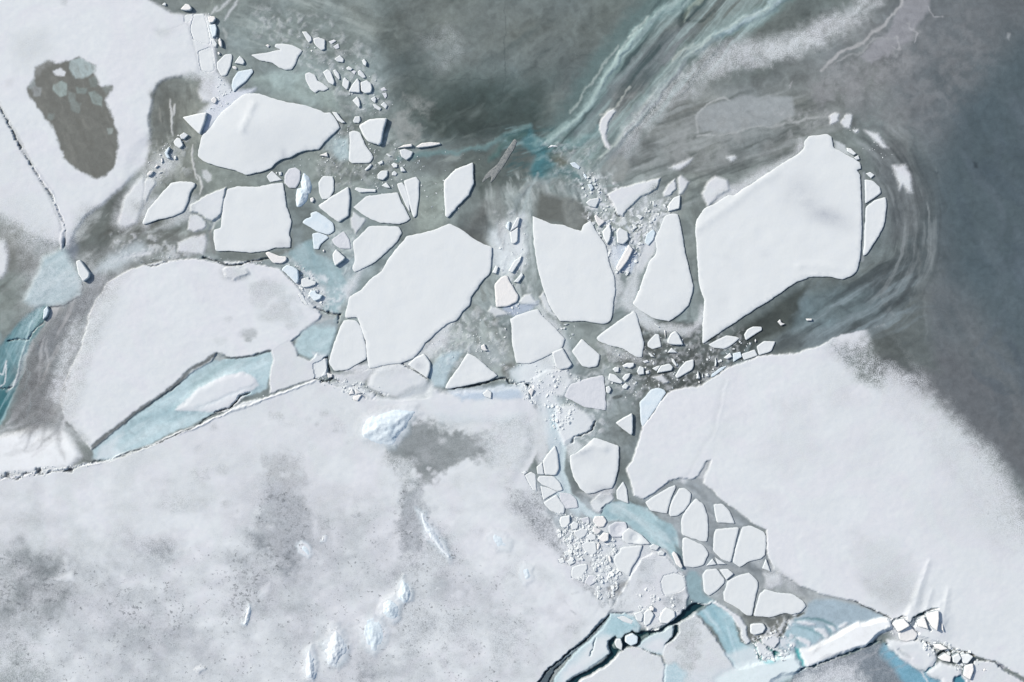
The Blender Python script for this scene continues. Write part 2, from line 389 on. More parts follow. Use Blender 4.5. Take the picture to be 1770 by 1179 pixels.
C;.45;w;small block at the left end of the dark channel's rubble;702,465 720,449 746,452 743,483 720,484
K;.45;w;elongated bean-shaped block, topmost at the rubble's left end;767,440 800,422 848,421 846,444 820,458 800,450 780,454
K;.6;w;ragged four-sided block with dark underside, left in the rubble;672,535 681,492 720,502 773,550 760,563 701,551
C;.5;w;broken block touching the ragged four-sided one on its right;767,525 790,497 825,492 814,520 787,548
C;.4;w;small rounded chip below the broken block;767,580 790,557 813,575 795,600 771,597
C;.45;w;rounded block hanging below the ragged one, nearest the crumbly slab;657,587 680,577 694,600 680,630 662,624
K;.5;w;upright tongue-shaped block in the middle of the rubble;867,480 885,442 914,452 916,498 880,503
C;.3;w;small low chip right of the tongue-shaped block;927,477 949,472 953,493 931,498
C;.25;g;dull crumbly chip above the tongue-shaped block;907,411 939,400 948,415 921,424
K;.5;w;broad block with a flat lower edge, right of the middle of the rubble;1003,490 1015,462 1032,440 1090,427 1113,450 1103,473
C;.3;w;small pointed chip on the left flank of the broad flat-edged block;972,460 1008,442 1028,440 1000,477
C;.4;w;narrow slanting bar above the large tilted block;1102,390 1119,397 1140,440 1131,444 1107,415
F;.7;w;large tilted block with a notched right side, biggest of the rubble;1127,510 1162,450 1200,412 1253,397 1253,440 1243,468 1190,498 1142,528
C;.55;w;tall pointed splinter right of the large tilted block;1271,528 1281,477 1296,528
C;.4;w;very thin upright splinter next to the tall pointed one;1310,518 1313,492 1319,523
C;.35;w;low crumb between the thin splinters and the long snowy strip;1332,496 1350,491 1358,514 1337,514
C;.45;w;needle-like upright splinter below the wing-tipped diamond floe;1396,443 1401,385 1409,420 1404,444
F;.5;w;diamond-shaped floe with wing tips under the large right floe's point;1352,299 1400,272 1475,234 1540,244 1565,255 1500,308 1460,326 1390,320
K;.5;w;small rounded block below the diamond-shaped floe;1457,388 1500,352 1513,380 1480,396
F;.35;b;long bluish strip lying along the top edge of the lower right sheet;1370,518 1377,497 1440,452 1478,442 1448,470 1392,513
C;.25;y;speck-like crumb beneath the tall pointed splinter;1284,548 1294,546 1297,556 1288,558
C;.25;y;speck-like crumb beneath the arrowhead chip;1135,375 1144,373 1147,379 1138,380
F;.4;b;tall bluish slab leaning on the lower right sheet's left shoulder;887,690 932,642 962,602 1010,590 1050,602 1066,622 1020,698 970,768 920,838 905,856 892,820
K;.7;w;lone triangular block with a dark shadow, pointing left;722,828 760,802 833,762 840,800 838,900 829,912 780,878
F;.35;g;crumbly snow-covered slab with a straight right side;372,650 412,570 540,522 640,502 653,600 658,743 590,733 510,723
V 880 700 3.93
G floes along the turquoise strip right of the lower middle
F;.65;w;big rounded floe with a drifted top, right of the turquoise strip;412,340 460,322 520,272 580,224 650,242 743,277 748,320 738,440 718,530 698,568 640,572 580,598 532,603 482,565 442,500 417,420
F;.4;w;small pointed floe between the rounded floe and the wedge of grey ice;727,580 775,519 799,570 810,668 760,648 732,638
F;.7;w;upright thick slab left of the turquoise strip, tallest of its stack;227,380 252,342 313,273 328,330 338,430 320,475 242,473
C;.4;w;half-hidden slab left of the upright thick slab;187,420 223,388 238,473 192,468
F;.5;w;broad slab with a rounded left end under the upright thick slab;192,510 203,482 300,482 346,530 366,578 330,586 222,540
F;.5;w;tapering slab at the far left of the piled slabs;107,475 150,452 180,472 188,588 162,578 132,530
C;.4;w;small knob on the tip of the tapering far left slab;84,460 110,447 123,460 101,473
F;.4;w;three-sided slab beneath the round-ended broad slab;212,547 280,567 328,590 280,618 231,648
F;.5;w;wide rooflike slab lowest of the piled slabs;232,664 320,607 378,690 373,738 330,738 282,718
F;.25;g;smooth greyish plate right of the rooflike slab;342,592 418,602 458,640 468,698 385,706 345,640
G jumbled blocks below the turquoise strip
K;.55;w;block with a flat top at the upper left corner of the jumble;342,790 351,757 413,747 413,800 385,833 356,833
K;.5;w;rounded block right of the flat-topped corner block of the jumble;417,810 441,787 473,805 463,840 426,848
K;.45;w;wide wedge block beneath the rounded block of the jumble;437,860 490,837 538,850 518,888 485,908 452,893
F;.6;y;flat-topped block with a dark back edge, beside the turquoise pool's left tip;567,790 581,757 640,754 663,790 640,828 601,828
C;.65;y;small wedge with a thick dark gap on its lower right;567,820 628,850 600,878 571,855
K;.75;y;bright faceted block outlined in black, in the middle of the jumble;602,905 640,864 676,870 673,918 640,930
F;.5;g;bowl-shaped block with a grey hollow in its top;677,820 720,792 790,792 803,830 798,868 760,897 702,897 677,870
F;.6;w;long snowy slab running beside the pool, right of the bowl-shaped block;767,918 768,870 812,832 900,882 958,943 900,948 802,938
F;.55;w;large smooth block in the middle left of the jumble;487,950 520,927 588,932 598,998 570,1020 522,1008
C;.4;w;twin-humped small block above the large smooth block;527,888 555,867 588,885 588,913 551,923
C;.3;w;small faint block at the left rim of the jumble, upper of two;392,950 420,937 438,965 410,983
C;.3;w;small faint block at the left rim of the jumble, lower of two;372,1000 400,987 413,1015 386,1028
C;.25;g;low dull block above the wide wedge block of the jumble;487,772 538,758 548,798 502,798
C;.35;w;four-sided block at the jumble's lower left fringe;332,1047 368,1037 378,1068 346,1078
C;.4;w;squarish block beside the lower left fringe block of the jumble;387,1060 420,1042 448,1070 411,1088
F;.65;w;broad block with a lit left edge at the jumble's bottom left;422,1125 432,1098 460,1087 528,1077 533,1110 498,1160 462,1187 424,1170
F;.6;w;largest smooth slab of the jumble with a stepped right side;707,1060 718,1020 750,1000 752,975 782,962 908,952 880,1030 828,1110 816,1162 738,1120
C;.4;w;small slab by the lower shore of the turquoise pool, left of two;952,958 980,942 1023,960 1000,988 962,978
C;.4;w;small slab by the lower shore of the turquoise pool, right of two;1007,1000 1035,987 1058,1000 1048,1023 1012,1018
K;.8;y;bright log-shaped block lying in the pool's lower right end;1103,1010 1119,992 1138,1010 1178,1098 1166,1108 1132,1080
C;.5;y;thin upright shard with a dark side in the lower jumble;672,1025 684,1022 694,1050 690,1068 680,1060
C;.4;y;slim bright chip left of the blue crushed ice in the jumble;596,952 606,930 618,950 606,985 597,978
G polygonal floes fitted together like paving
F;.45;w;left of two lobed floes at the head of the paved floes;922,660 980,622 1080,562 1128,543 1130,562 1096,640 1071,738 960,718
F;.45;w;right of two lobed floes at the head of the paved floes;1084,730 1104,650 1152,567 1190,562 1238,600 1228,660 1190,718 1142,752 1092,758
F;.45;w;tall oval floe left in the paved floes;1168,800 1182,740 1232,670 1270,632 1318,670 1346,750 1350,850 1344,925 1310,928 1250,908 1173,880
F;.45;w;broad floe right under the tall oval one;1178,910 1200,897 1240,917 1318,952 1356,1010 1318,1088 1260,1103 1187,1098 1178,1000
F;.45;w;kite-like small floe at the top right of the paved floes;1388,672 1448,672 1498,720 1532,805 1410,798 1397,740
F;.45;w;five-sided floe in the centre of the paved floes;1388,900 1402,842 1560,832 1546,900 1506,1060 1498,1068 1440,1046 1384,988
V 1100 850 3.93
F;.45;w;floe with a rounded lower right edge, rightmost of the upper paved floes;654,480 669,390 714,252 724,237 780,231 868,273 880,300 872,428 850,452 758,476 700,512
C;.35;w;tiny triangular plate under the broad paved floe, left of two;473,503 515,453 543,493
C;.35;w;tiny triangular plate under the five-sided paved floe, right of two;533,444 610,492 552,492
C;.35;w;small pointed plate against the lower right sheet's inner bend;853,520 878,455 911,542
F;.45;w;three-sided paved floe with a point at the bottom, beside the turquoise inlet;448,562 472,528 543,521 598,597 596,620 540,677 490,707 458,680 453,620
C;.4;w;small plate right of the floe with the downward point;564,528 620,523 660,556 611,597
F;.5;w;large seven-sided floe left of the broad bean-shaped one;588,690 624,602 700,563 765,548 826,610 820,660 781,842 745,842 700,797 594,740
F;.5;w;broad bean-shaped floe, lowest and widest of the paved floes;795,842 835,692 870,662 960,683 1060,693 1136,742 1150,780 1118,816 1050,834 1010,822 900,852
K;.5;w;small rounded rectangular floe alone on the grey ice below the paved floes;772,900 800,892 860,892 877,920 858,957 800,972 773,960
V 900 880 3.9425
G blocks frozen into the rough plate at the bottom
C;.4;g;rounded chunk with streaks under the jumble's bottom left block;432,500 462,447 518,452 508,500 472,523
F;.35;w;smooth five-sided slab on the right of the rough plate;952,490 972,452 1040,432 1108,452 1128,520 1098,558 1010,588 980,588 962,550
K;.6;w;thick rounded block at the plate's lower edge, right of the tall one;942,730 965,690 990,667 1048,692 1053,730 1000,778 946,773
K;.55;w;tall narrow block at the plate's lower edge;837,780 841,700 870,672 898,700 908,720 880,778 850,798
C;.45;w;small block left of the tall narrow block on the plate's edge;772,710 820,692 836,720 823,768 790,758
C;.9;y;tiny cube outlined in black on top of the tall narrow block;872,665 890,654 908,667 903,688 881,688
K;.8;b;round glassy block with turquoise sides in the open lead, right of two;709,900 713,862 760,843 798,867 793,910 750,928
K;.7;w;round block in the open lead, left of two, beside black water;638,908 652,882 680,878 693,920 688,960 652,938
F;.3;w;white oval slab lying on the turquoise floe by the lead;652,735 700,727 768,760 756,783 700,768
V 1370 879 3.93
G upturned blocks on the ridge at the lower right
K;1.2;y;thick wedge block with a dark back edge, leftmost on the ridge;672,780 691,757 745,740 787,788 710,836
F;.9;y;broad cream-coloured slab beneath the leftmost wedge block;713,845 790,793 848,850 828,888 770,903 722,888
K;1.1;y;small square block in the dark hollow of the ridge;837,760 860,742 890,740 913,813 846,798
K;1.5;y;tall tapering block with a cream top, highest on the ridge;897,710 983,687 983,740 968,823 935,798 907,750
C;.9;y;thin upright chip right of the tall tapering block;1002,775 1014,781 1019,833 1006,818
C;.9;y;low tilted block at the top of the lower ridge debris;982,1010 1030,977 1068,1000 1063,1038 1010,1028
C;1.0;w;small jumbled block in the middle of the lower ridge debris;1077,1000 1120,977 1138,1010 1110,1048 1082,1038
K;.9;w;grey-streaked block right of the jumbled one on the lower ridge;1132,990 1188,982 1218,1000 1180,1048 1152,1048
K;.8;y;long low cream block along the upper rim of the lower ridge;952,920 1000,917 1048,948 1000,958 962,943
K;1.0;y;upright cream block at the foot of the lower ridge;1153,1130 1163,1062 1217,1047 1222,1090 1198,1158
C;.5;y;small cube alone on the smooth slab right of the ridge;1287,1090 1300,1082 1313,1095 1296,1103
C;.5;w;tiny white crumb on the snow left of the upright cream block;1105,1082 1120,1076 1135,1088 1118,1100
V 0 350 3.144
G blocks along the meltwater crack at the left
K;.9;w;white block standing where the long crack meets the turquoise pond;418,320 440,312 493,385 488,410 460,432 432,390
K;.7;b;narrow block at the lower left corner of the turquoise pond;237,640 242,582 262,562 270,590 258,620
V 440 420 7.86
G blocks beside the pool right of the oval floe
F;.8;y;bright elongated block at the upper tip of the pool, under the square floe;150,138 190,118 270,150 340,180 430,185 445,220 425,250 370,278 260,275 215,225
K;.9;b;bluish block with a dark outline, below the bright elongated block;375,365 400,330 450,300 530,320 600,370 608,480 595,545 560,550 510,490 450,430
K;.5;w;snowy lump right of the bluish outlined block;640,560 640,490 690,475 760,505 840,530 830,570 730,600 660,605
C;.6;b;small heaped chunk beneath the snowy lump;735,690 770,650 830,645 850,690 930,710 900,760 820,790 770,740
K;.4;w;narrow slanting splinter left of the small heaped chunk;595,690 665,705 690,770 740,840 700,850 640,780
V 1130 150 3.144
G fragments around the big floe at the right
F;.6;w;big oval floe at the right with a grey smudge, largest of the middle;817,300 842,267 890,264 940,257 963,272 976,332 1058,377 1118,412 1127,445 1100,452 1121,480 1126,600 1130,760 1120,930 1108,980 1098,1005 1070,1030 1025,1048 990,1040 950,1032 850,1032 780,1057 700,1112 620,1167 520,1227 400,1307 310,1367 264,1398 264,1300 274,1190 275,1160 247,1080 237,950 227,790 232,725 275,660 345,630 400,590 440,590 475,562 600,482 722,402 792,360 820,330
F;.55;w;cracked-off piece on the big oval floe's right side, upper of two;1146,503 1190,512 1228,547 1233,578 1200,603 1148,636
F;.6;w;long cracked-off piece with a dark outer side, lower of two;1153,652 1210,613 1260,599 1263,650 1248,760 1208,830 1158,908 1137,922 1143,800
C;.4;w;small slanting piece on the big oval floe's shoulder, larger of two;1047,332 1070,337 1098,365 1085,373 1052,355
C;.35;w;small square piece on the big oval floe's shoulder, smaller of two;1087,386 1110,372 1118,395 1100,398
C;.3;w;small flat piece above the upper cracked-off piece;1152,472 1175,464 1198,480 1180,498
V 1130 480 3.144
G pieces in the bay under the big right floe
F;.6;w;oval floe with a lumpy top in the bay below the big right floe;490,310 507,282 540,267 585,267 588,285 550,308 500,340
F;.5;w;four-sided slab with a shadowed right side on the lower right sheet's top edge;558,375 600,344 660,347 638,400 572,422
F;.4;w;flat slab left of the four-sided slab with the shadowed side;477,415 548,390 564,423 490,448
C;.5;y;small hooked bright crumb afloat in the bay;672,240 685,227 694,245 713,251 690,261
C;.5;y;small oblong bright crumb afloat in the bay;826,223 857,223 857,234 831,234
C;.3;b;bluish flat piece left of the flat slab on the sheet's edge;430,412 470,402 478,430 432,458
C;.4;y;upright speck of ice above the four-sided slab;548,345 552,333 556,340 553,352
V 400 500 2.8618
G lumps standing on the lower left snow sheet
L;1.9;b;large rugged bluish ice lump with a deep blue shadow beside the grey patch;652,700 670,650 695,628 760,610 840,595 895,598 900,620 870,650 858,690 825,720 810,755 760,765 710,745 665,730
V 400 850 3.218
L;1.3;b;pointed bluish snow hump, uppermost of three in a slanting row;925,570 935,520 955,482 985,515 1005,560 1000,600 960,620 930,600
L;1.2;b;rounded bluish hump, middle of three in a slanting row;832,640 850,605 900,590 935,630 938,690 905,715 860,700 835,675
L;1.0;b;broad flat turquoise hump, lowest of three in a slanting row;725,770 745,710 790,690 830,710 860,780 850,840 800,890 765,870 735,820
L;1.5;r;large rugged snow hump with a dark crest near the bottom edge;500,845 545,820 560,770 585,750 620,800 645,860 640,900 590,965 540,955 515,915 520,870
L;1.2;r;slim rugged snow hump left of the large rugged one;407,990 415,900 440,870 470,930 480,1000 460,1040 420,1030
L;.8;r;narrow upright snow hump near the lower left of the speckled ground;63,730 80,670 100,625 115,660 105,710 90,745
L;.9;r;long crested snow ridge running down to the right on the speckled ground;1040,115 1085,130 1095,165 1130,200 1160,250 1185,300 1215,345 1200,362 1150,310 1100,260 1075,215 1060,150
L;.5;b;bluish rounded mound near the edge of the speckled strip;1432,240 1460,215 1510,235 1552,280 1540,320 1480,320 1440,280
L;.5;b;low bluish mound right of the small dark patch;1602,430 1640,402 1680,430 1678,480 1640,510 1610,480
L;.5;b;small pale mound on the left half of the speckled ground;370,310 400,285 430,300 450,340 430,368 395,345
L;.4;w;tiny white sliver above the small pale mound;500,275 508,240 520,245 518,275
"""
# ------------------------------------------------------------------ the ice surface: one height field, split into its sheets
STEP = 1.6
core_x = np.arange(-70, 1841, STEP); core_y = np.arange(-70, 1250, STEP)
g = 2.0 * np.cumsum(1.35 ** np.arange(26))
xs = np.concatenate([core_x[0] - g[::-1], core_x, core_x[-1] + g])
ys = np.concatenate([core_y[0] - g[::-1], core_y, core_y[-1] + g])
X, Y = np.meshgrid(xs, ys)
NY, NX = X.shape
# natural wobble of every outline
WX = 5.0 * fbm(X / 26, Y / 26, 5, 1) ; WY = 5.0 * fbm(X / 26, Y / 26, 5, 2)
FX = 1.6 * fbm(X / 5, Y / 5, 3, 3) ; FY = 1.6 * fbm(X / 5, Y / 5, 3, 4)
ICE = np.zeros((NY, NX, 3)); ICE[:] = lin((118, 127, 127))
S = np.zeros((NY, NX)); SPK = np.zeros((NY, NX)); WET = np.zeros((NY, NX)); GR = np.full((NY, NX), .5)
H = 0.02 * fbm(X / 60, Y / 60, 3, 5) + 0.006 * fbm(X / 6, Y / 6, 2, 6)
REG = np.zeros((NY, NX), np.int32)

def window(P, pad):
    x0 = min(p[0] for p in P) - pad; x1 = max(p[0] for p in P) + pad
    y0 = min(p[1] for p in P) - pad; y1 = max(p[1] for p in P) + pad
    i0, i1 = np.searchsorted(xs, [x0, x1]); j0, j1 = np.searchsorted(ys, [y0, y1])
    return slice(max(j0 - 1, 0), min(j1 + 1, NY)), slice(max(i0 - 1, 0), min(i1 + 1, NX))
def area(P, soft, warp=1.0, rough=0.0, bias=0.0):
    """weight 0..1 of an outline whose edge fades over `soft`"""
    if isinstance(P, str): P = pts(P)
    sl = window(P, soft * 1.5 + 8 * warp + 6)
    x = X[sl] + WX[sl] * warp + FX[sl]; y = Y[sl] + WY[sl] * warp + FY[sl]
    d2, ins = seg_dist2(x, y, P, True)
    d = np.sqrt(d2) * np.where(ins, 1, -1) + bias
    if rough: d = d + rough * fbm(X[sl] / 9, Y[sl] / 9, 4, 8)
    t = np.clip(d / (2 * soft) + 0.5, 0, 1)
    return sl, t * t * (3 - 2 * t), d
def line(P, width, soft, warp=1.0, rough=0.0, taper=False):
    if isinstance(P, str): P = pts(P)
    sl = window(P, width + soft * 1.5 + 8 * warp + 6)
    x = X[sl] + WX[sl] * warp + FX[sl]; y = Y[sl] + WY[sl] * warp + FY[sl]
    d2, _ = seg_dist2(x, y, P, False)
    wd = width / 2
    if taper:
        a = np.array(P[0]); b = np.array(P[-1]); L = ((b - a) ** 2).sum()
        t = np.clip(((x - a[0]) * (b[0] - a[0]) + (y - a[1]) * (b[1] - a[1])) / L, 0, 1)
        wd = wd * (1 - t) if taper == 1 else wd * np.sqrt(np.clip(4 * t * (1 - t), 0.02, 1))
    d = wd - np.sqrt(d2)
    if rough: d = d + rough * fbm(X[sl] / 7, Y[sl] / 7, 4, 9)
    t = np.clip(d / (2 * soft) + 0.5, 0, 1)
    return sl, t * t * (3 - 2 * t), d
def put(w3, col=None, snow=None, op=1.0, h=None, dh=None, spk=None, wet=None, grain=None, reg=None):
    sl, wt, d = w3
    wt = wt * op
    if col is not None:
        c = lin(col); ICE[sl] = ICE[sl] * (1 - wt[..., None]) + c * wt[..., None]
    if snow is not None: S[sl] = S[sl] * (1 - wt) + snow * wt
    if h is not None: H[sl] = H[sl] * (1 - wt) + (h + 0.02 * fbm(X[sl] / 40, Y[sl] / 40, 3, 7)) * wt
    if dh is not None: H[sl] = H[sl] + dh * wt
    if spk is not None: SPK[sl] = SPK[sl] * (1 - wt) + spk * wt
    if wet is not None: WET[sl] = WET[sl] * (1 - wt) + wet * wt
    if grain is not None: GR[sl] = GR[sl] * (1 - wt) + grain * wt
    if reg is not None:
        r = REG[sl]; r[(wt > 0.5 * op)] = reg
def streak(P, ang, su, sv, light, dark, op=.6, soft=14, center=None, thr=.12, seed=0):
    """flow marks: long thin light and dark bands along one direction, or round a centre"""
    sl, wt, d = area(P, soft, 1.5)
    x = X[sl] + .8 * WX[sl]; y = Y[sl] + .8 * WY[sl]
    if center:
        dx = x - center[0]; dy = y - center[1]
        v = np.hypot(dx, dy); u = np.arctan2(dy, dx) * 120
    else:
        u = x * math.cos(ang) + y * math.sin(ang); v = -x * math.sin(ang) + y * math.cos(ang)
    n = fbm(u / su, v / sv, 4, 51 + seed)
    m = fbm(u / su + 9, v / sv * 2.2, 3, 57 + seed)
    a = np.clip((n - thr) * 3, 0, 1) * (.55 + .45 * np.clip(m * 2 + .5, 0, 1))
    b = np.clip((-n - thr) * 3, 0, 1) * (.55 + .45 * np.clip(m * 2 + .5, 0, 1))
    if light is not None: put((sl, wt * a, d), col=light, op=op)
    if dark is not None: put((sl, wt * b, d), col=dark, op=op)
REGS = {}
def region(name, cat, label, P, soft=3, h=.3, snow=1.0, warp=.6, rough=0, group=None, col=None, kind=None, hsoft=None, tilt=0, **kw):
    k = len(REGS) + 1
    REGS[k] = (name, cat, label, group, kind)
    a = area(P, soft, warp, rough)
    put(a, col=col, snow=snow, reg=k, **kw)
    if h is not None: put(area(P, hsoft or (1.3 if soft <= 3 else soft * .8), warp, rough), h=h * (.62 if h > .12 else 1))
    if tilt:
        sl, wt, d = area(P, 2, warp, rough)
        xx = X[sl]; yy = Y[sl]; inn = wt > .01
        dd = xx * .864 + yy * .503; lo_ = dd[inn].min(); H[sl] += wt * tilt * (dd - lo_) * U * np.clip(d / 6, 0, 1)
    return k

# ---- bare ice, tone by tone (its own colour: clear, clouded, brownish or blue ice)
put(area("560,-9000 1130,-9000 1130,0 1000,100 930,240 800,250 690,240 650,120 600,40", 50), col=(98,108,107))
put(area("680,-9000 1060,-9000 1040,20 990,90 900,130 760,130 690,60", 30), col=(108,117,116))
put(area("735,170 830,140 930,150 950,200 930,245 850,235 770,240 735,215", 20), col=(72,84,83))
put(area("740,190 800,175 860,205 920,190 935,235 850,232 770,242 738,225", 12), col=(64,74,72), op=.7)
put(area("340,-9000 640,-9000 650,80 690,200 620,190 520,120 420,80 360,30", 25), col=(128,138,137))
put(area("450,20 560,10 630,80 600,120 500,80", 20), col=(112,121,120))
put(area("430,130 520,120 580,160 590,195 500,170 440,150", 10), col=(136,148,146))
put(area("1180,20 1340,0 1560,-100 1560,20 1440,90 1300,160 1180,200 1130,190", 22), col=(104,112,110))
put(area("1350,120 1500,20 1620,-40 1700,100 1650,220 1560,240 1450,170", 40), col=(125,130,131))
put(area("1500,60 1700,-200 9000,-9000 9000,3000 1770,830 1660,720 1580,640 1530,560 1600,480 1610,300 1560,200", 40), col=(106,112,116))
put(area("1690,130 1760,60 9000,-2000 9000,2000 1770,640 1640,480 1600,330 1640,200", 45), col=(82,95,101))
put(area("1520,570 1640,600 1780,720 1800,850 1690,770 1590,680 1520,640", 22), col=(104,108,112))
put(area("1500,540 1560,500 1600,520 1620,640 1560,640 1500,600", 18), col=(98,105,105))
put(area("1310,610 1420,520 1500,480 1560,430 1600,330 1570,220 1620,300 1610,470 1540,560 1430,600 1340,612", 12), col=(92,101,104))
put(area("1360,520 1450,495 1520,500 1520,540 1430,575 1370,570", 14), col=(106,120,124))
put(area("1500,250 1560,240 1600,330 1590,400 1540,420 1530,330", 14), col=(112,118,120))
put(area("1060,130 1200,150 1420,120 1480,180 1430,230 1330,290 1230,320 1100,330 1050,260", 16), col=(124,130,130))
put(area("1140,290 1230,310 1400,240 1380,280 1290,330 1200,350 1180,380 1120,340", 12), col=(134,142,141))
put(area("1190,330 1260,320 1220,400 1215,480 1222,560 1206,600 1190,500 1180,400", 6), col=(122,131,131))
put(area("1040,300 1140,290 1190,320 1170,380 1110,420 1060,400 1030,340", 14), col=(128,135,134))
put(area("1240,600 1320,540 1400,490 1370,560 1300,605 1230,640", 8), col=(76,82,80))
put(area("1080,560 1220,560 1280,590 1300,620 1220,660 1120,700 1080,760 1040,650 1040,600", 10), col=(92,97,95))
put(area("1020,730 1080,640 1110,740 1090,800 1070,860 1080,870 1040,780", 8), col=(118,128,129))
put(area("1060,550 1110,520 1080,600 1030,700 980,620 940,570 1000,565", 8), col=(122,130,130))
put(area("1055,640 1150,620 1140,690 1090,740 1050,730", 12), col=(98,103,100))
put(area("780,420 870,310 920,320 915,400 850,440 790,400", 10), col=(108,113,112))
put(area("690,280 840,270 790,310 760,390 720,420 680,340", 12), col=(120,128,127))
put(area("725,310 770,300 765,400 735,420 720,390", 8), col=(132,141,138))
put(area("800,250 860,240 930,250 910,310 880,330 830,340 790,300", 14), col=(88,97,95))
put(area("560,190 700,240 690,310 620,330 540,310 540,260 600,200", 12), col=(118,126,124))
put(area("580,380 640,430 640,480 600,480 560,430", 8), col=(138,147,148))
put(area("840,330 920,320 930,460 960,580 880,560 840,500 850,430", 10), col=(134,143,143))
put(area("850,400 905,370 905,450 880,480 850,460", 12), col=(190,200,204), snow=.35)
put(area("780,540 840,480 850,560 890,600 880,660 800,610 740,640 700,620", 12), col=(140,148,147))
put(area("340,270 600,250 590,310 480,330 350,330", 10), col=(118,126,124))
put(area("255,130 350,130 380,180 340,260 345,340 300,330 240,340 250,250", 14), col=(120,126,123))
put(area("265,170 310,150 320,230 290,280 265,260", 10), col=(106,111,108))
put(area("120,440 150,370 215,320 240,330 300,400 250,440 160,450", 16), col=(92,98,96))
put(area("230,400 360,400 370,440 300,460 190,470 180,430", 12), col=(118,123,123))
put(area("0,390 40,400 60,440 100,450 60,500 0,520 -200,520 -200,390", 14), col=(112,117,116))
put(area("-200,480 60,470 110,450 140,480 90,530 40,560 20,620 -200,640", 10), col=(118,128,128))
put(area("60,560 170,480 200,490 150,560 130,620 120,720 150,760 60,750 20,740", 16), col=(112,117,118))
put(area("1090,850 1200,815 1330,940 1540,1070 1500,1080 1340,1100 1250,1050 1180,1010 1150,900", 14), col=(160,167,171))
put(area("1290,1050 1360,1060 1370,1100 1340,1130 1290,1130", 10), col=(116,120,118))
put(area("900,560 980,560 1000,640 920,660", 10), col=(140,150,152))
put(area("440,440 620,440 620,560 520,560", 10), col=(140,150,152))
put(area("890,640 1100,640 1100,800 1020,800 930,760", 20), col=(134,144,147))
put(area("900,820 1000,850 1120,900 1200,1000 1200,1080 1000,1080 930,960", 20), col=(160,168,174))
# streaky flow marks frozen into the grey ice
rs = np.random.RandomState(5)
def wisps(n, box, ang, col, wmin, wmax, lmin, lmax, op=.35, snow=None, spread=.3):
    for _ in range(n):
        x = rs.uniform(box[0], box[2]); y = rs.uniform(box[1], box[3]); a = ang + rs.normal(0, spread)
        L = rs.uniform(lmin, lmax); k = rs.uniform(-.01, .01); P = []
        for i in range(5):
            P.append((x, y)); a += k * L / 4; x += math.cos(a) * L / 4; y += math.sin(a) * L / 4
        put(line(P, rs.uniform(wmin, wmax), rs.uniform(1.5, 5), 1.5, 0, 2), col=col, op=op * rs.uniform(.4, 1), snow=snow)
wisps(26, (700, -40, 1000, 240), -.7, (84,96,96), 1, 9, 20, 90, .35)
wisps(26, (600, -60, 1000, 230), -.5, (124,134,133), 1, 8, 20, 80, .3)
wisps(30, (400, 0, 640, 190), .4, (150,161,160), 1, 5, 20, 80, .35)
wisps(16, (440, 60, 640, 180), .3, (108,118,114), 1, 4, 20, 60, .4)
wisps(24, (1350, 480, 1560, 600), -.55, (128,140,146), 1, 8, 30, 100, .35)
wisps(20, (1350, 480, 1600, 600), -.55, (78,88,92), 1, 6, 30, 100, .4)
wisps(24, (1500, 230, 1600, 520), 1.35, (132,138,140), 1, 6, 20, 80, .4)
wisps(16, (1500, 230, 1620, 520), 1.35, (82,90,92), 1, 6, 20, 80, .4)
wisps(18, (1620, 150, 1770, 700), 1.1, (94,105,114), 8, 30, 50, 150, .4)
wisps(14, (1600, 100, 1770, 700), 1.0, (76,88,98), 8, 30, 50, 150, .3)
wisps(26, (1180, 180, 1420, 300), -.35, (146,152,152), 1, 6, 20, 70, .4)
wisps(20, (1150, 180, 1420, 320), -.35, (104,110,108), 1, 5, 20, 70, .4)
wisps(18, (540, 190, 760, 330), -.5, (146,156,153), 2, 7, 20, 60, .4)
wisps(14, (540, 190, 760, 330), -.5, (92,98,94), 2, 5, 10, 40, .45)
wisps(18, (1060, 540, 1250, 700), -.3, (130,140,140), 2, 7, 15, 50, .45)
wisps(14, (1040, 560, 1280, 700), -.3, (66,72,69), 2, 7, 15, 50, .5)
wisps(26, (760, 500, 890, 640), 1.2, (170,178,177), 1, 6, 8, 30, .4)
wisps(16, (760, 480, 890, 650), 1.2, (104,108,104), 1, 6, 8, 30, .5)
wisps(16, (180, 400, 350, 460), -.3, (168,178,180), 2, 7, 8, 35, .5)
wisps(18, (262, 140, 350, 320), 1.45, (146,150,146), 1, 3, 20, 60, .5)
wisps(20, (60, 480, 170, 740), 2.0, (88,92,94), 3, 10, 30, 90, .4)
wisps(14, (1300, 990, 1520, 1080), .4, (168,176,180), 1, 4, 20, 70, .4)
# broad mottling and flow marks
x_ = X + 3 * WX; y_ = Y + 3 * WY
far = np.clip((1700 - X) / 200, .35, 1)
mm = (.34 * fbm(x_ / 60, y_ / 50, 4, 61) + .30 * fbm(x_ / 18, y_ / 14, 4, 62) + .12 * fbm(x_ / 6, y_ / 5, 3, 64)) * far + .03
hq = fbm(x_ / 80, y_ / 70, 3, 63) * far
ICE *= (1 + mm)[..., None]
ICE *= np.stack([.985 + .05 * hq, 1.0 + .01 * hq, 1.0 - .045 * hq], -1)
streak("700,-60 1130,-60 1000,110 930,230 820,240 640,200 620,60", -.6, 90, 22, (122,132,131), (80,92,92), .5, 40, seed=1)
streak("400,-60 640,-40 660,200 600,190 520,120 400,110", .35, 60, 9, (160,170,168), (104,114,112), .6, 14, seed=2)
streak("540,190 720,230 860,240 800,300 760,380 700,330 540,330", -.45, 50, 10, (152,162,159), (92,99,95), .6, 12, seed=3)
streak("1320,610 1400,540 1470,480 1540,430 1590,480 1560,560 1440,600", -.55, 80, 12, (136,150,156), (68,77,80), .8, 16, thr=.08, seed=4)
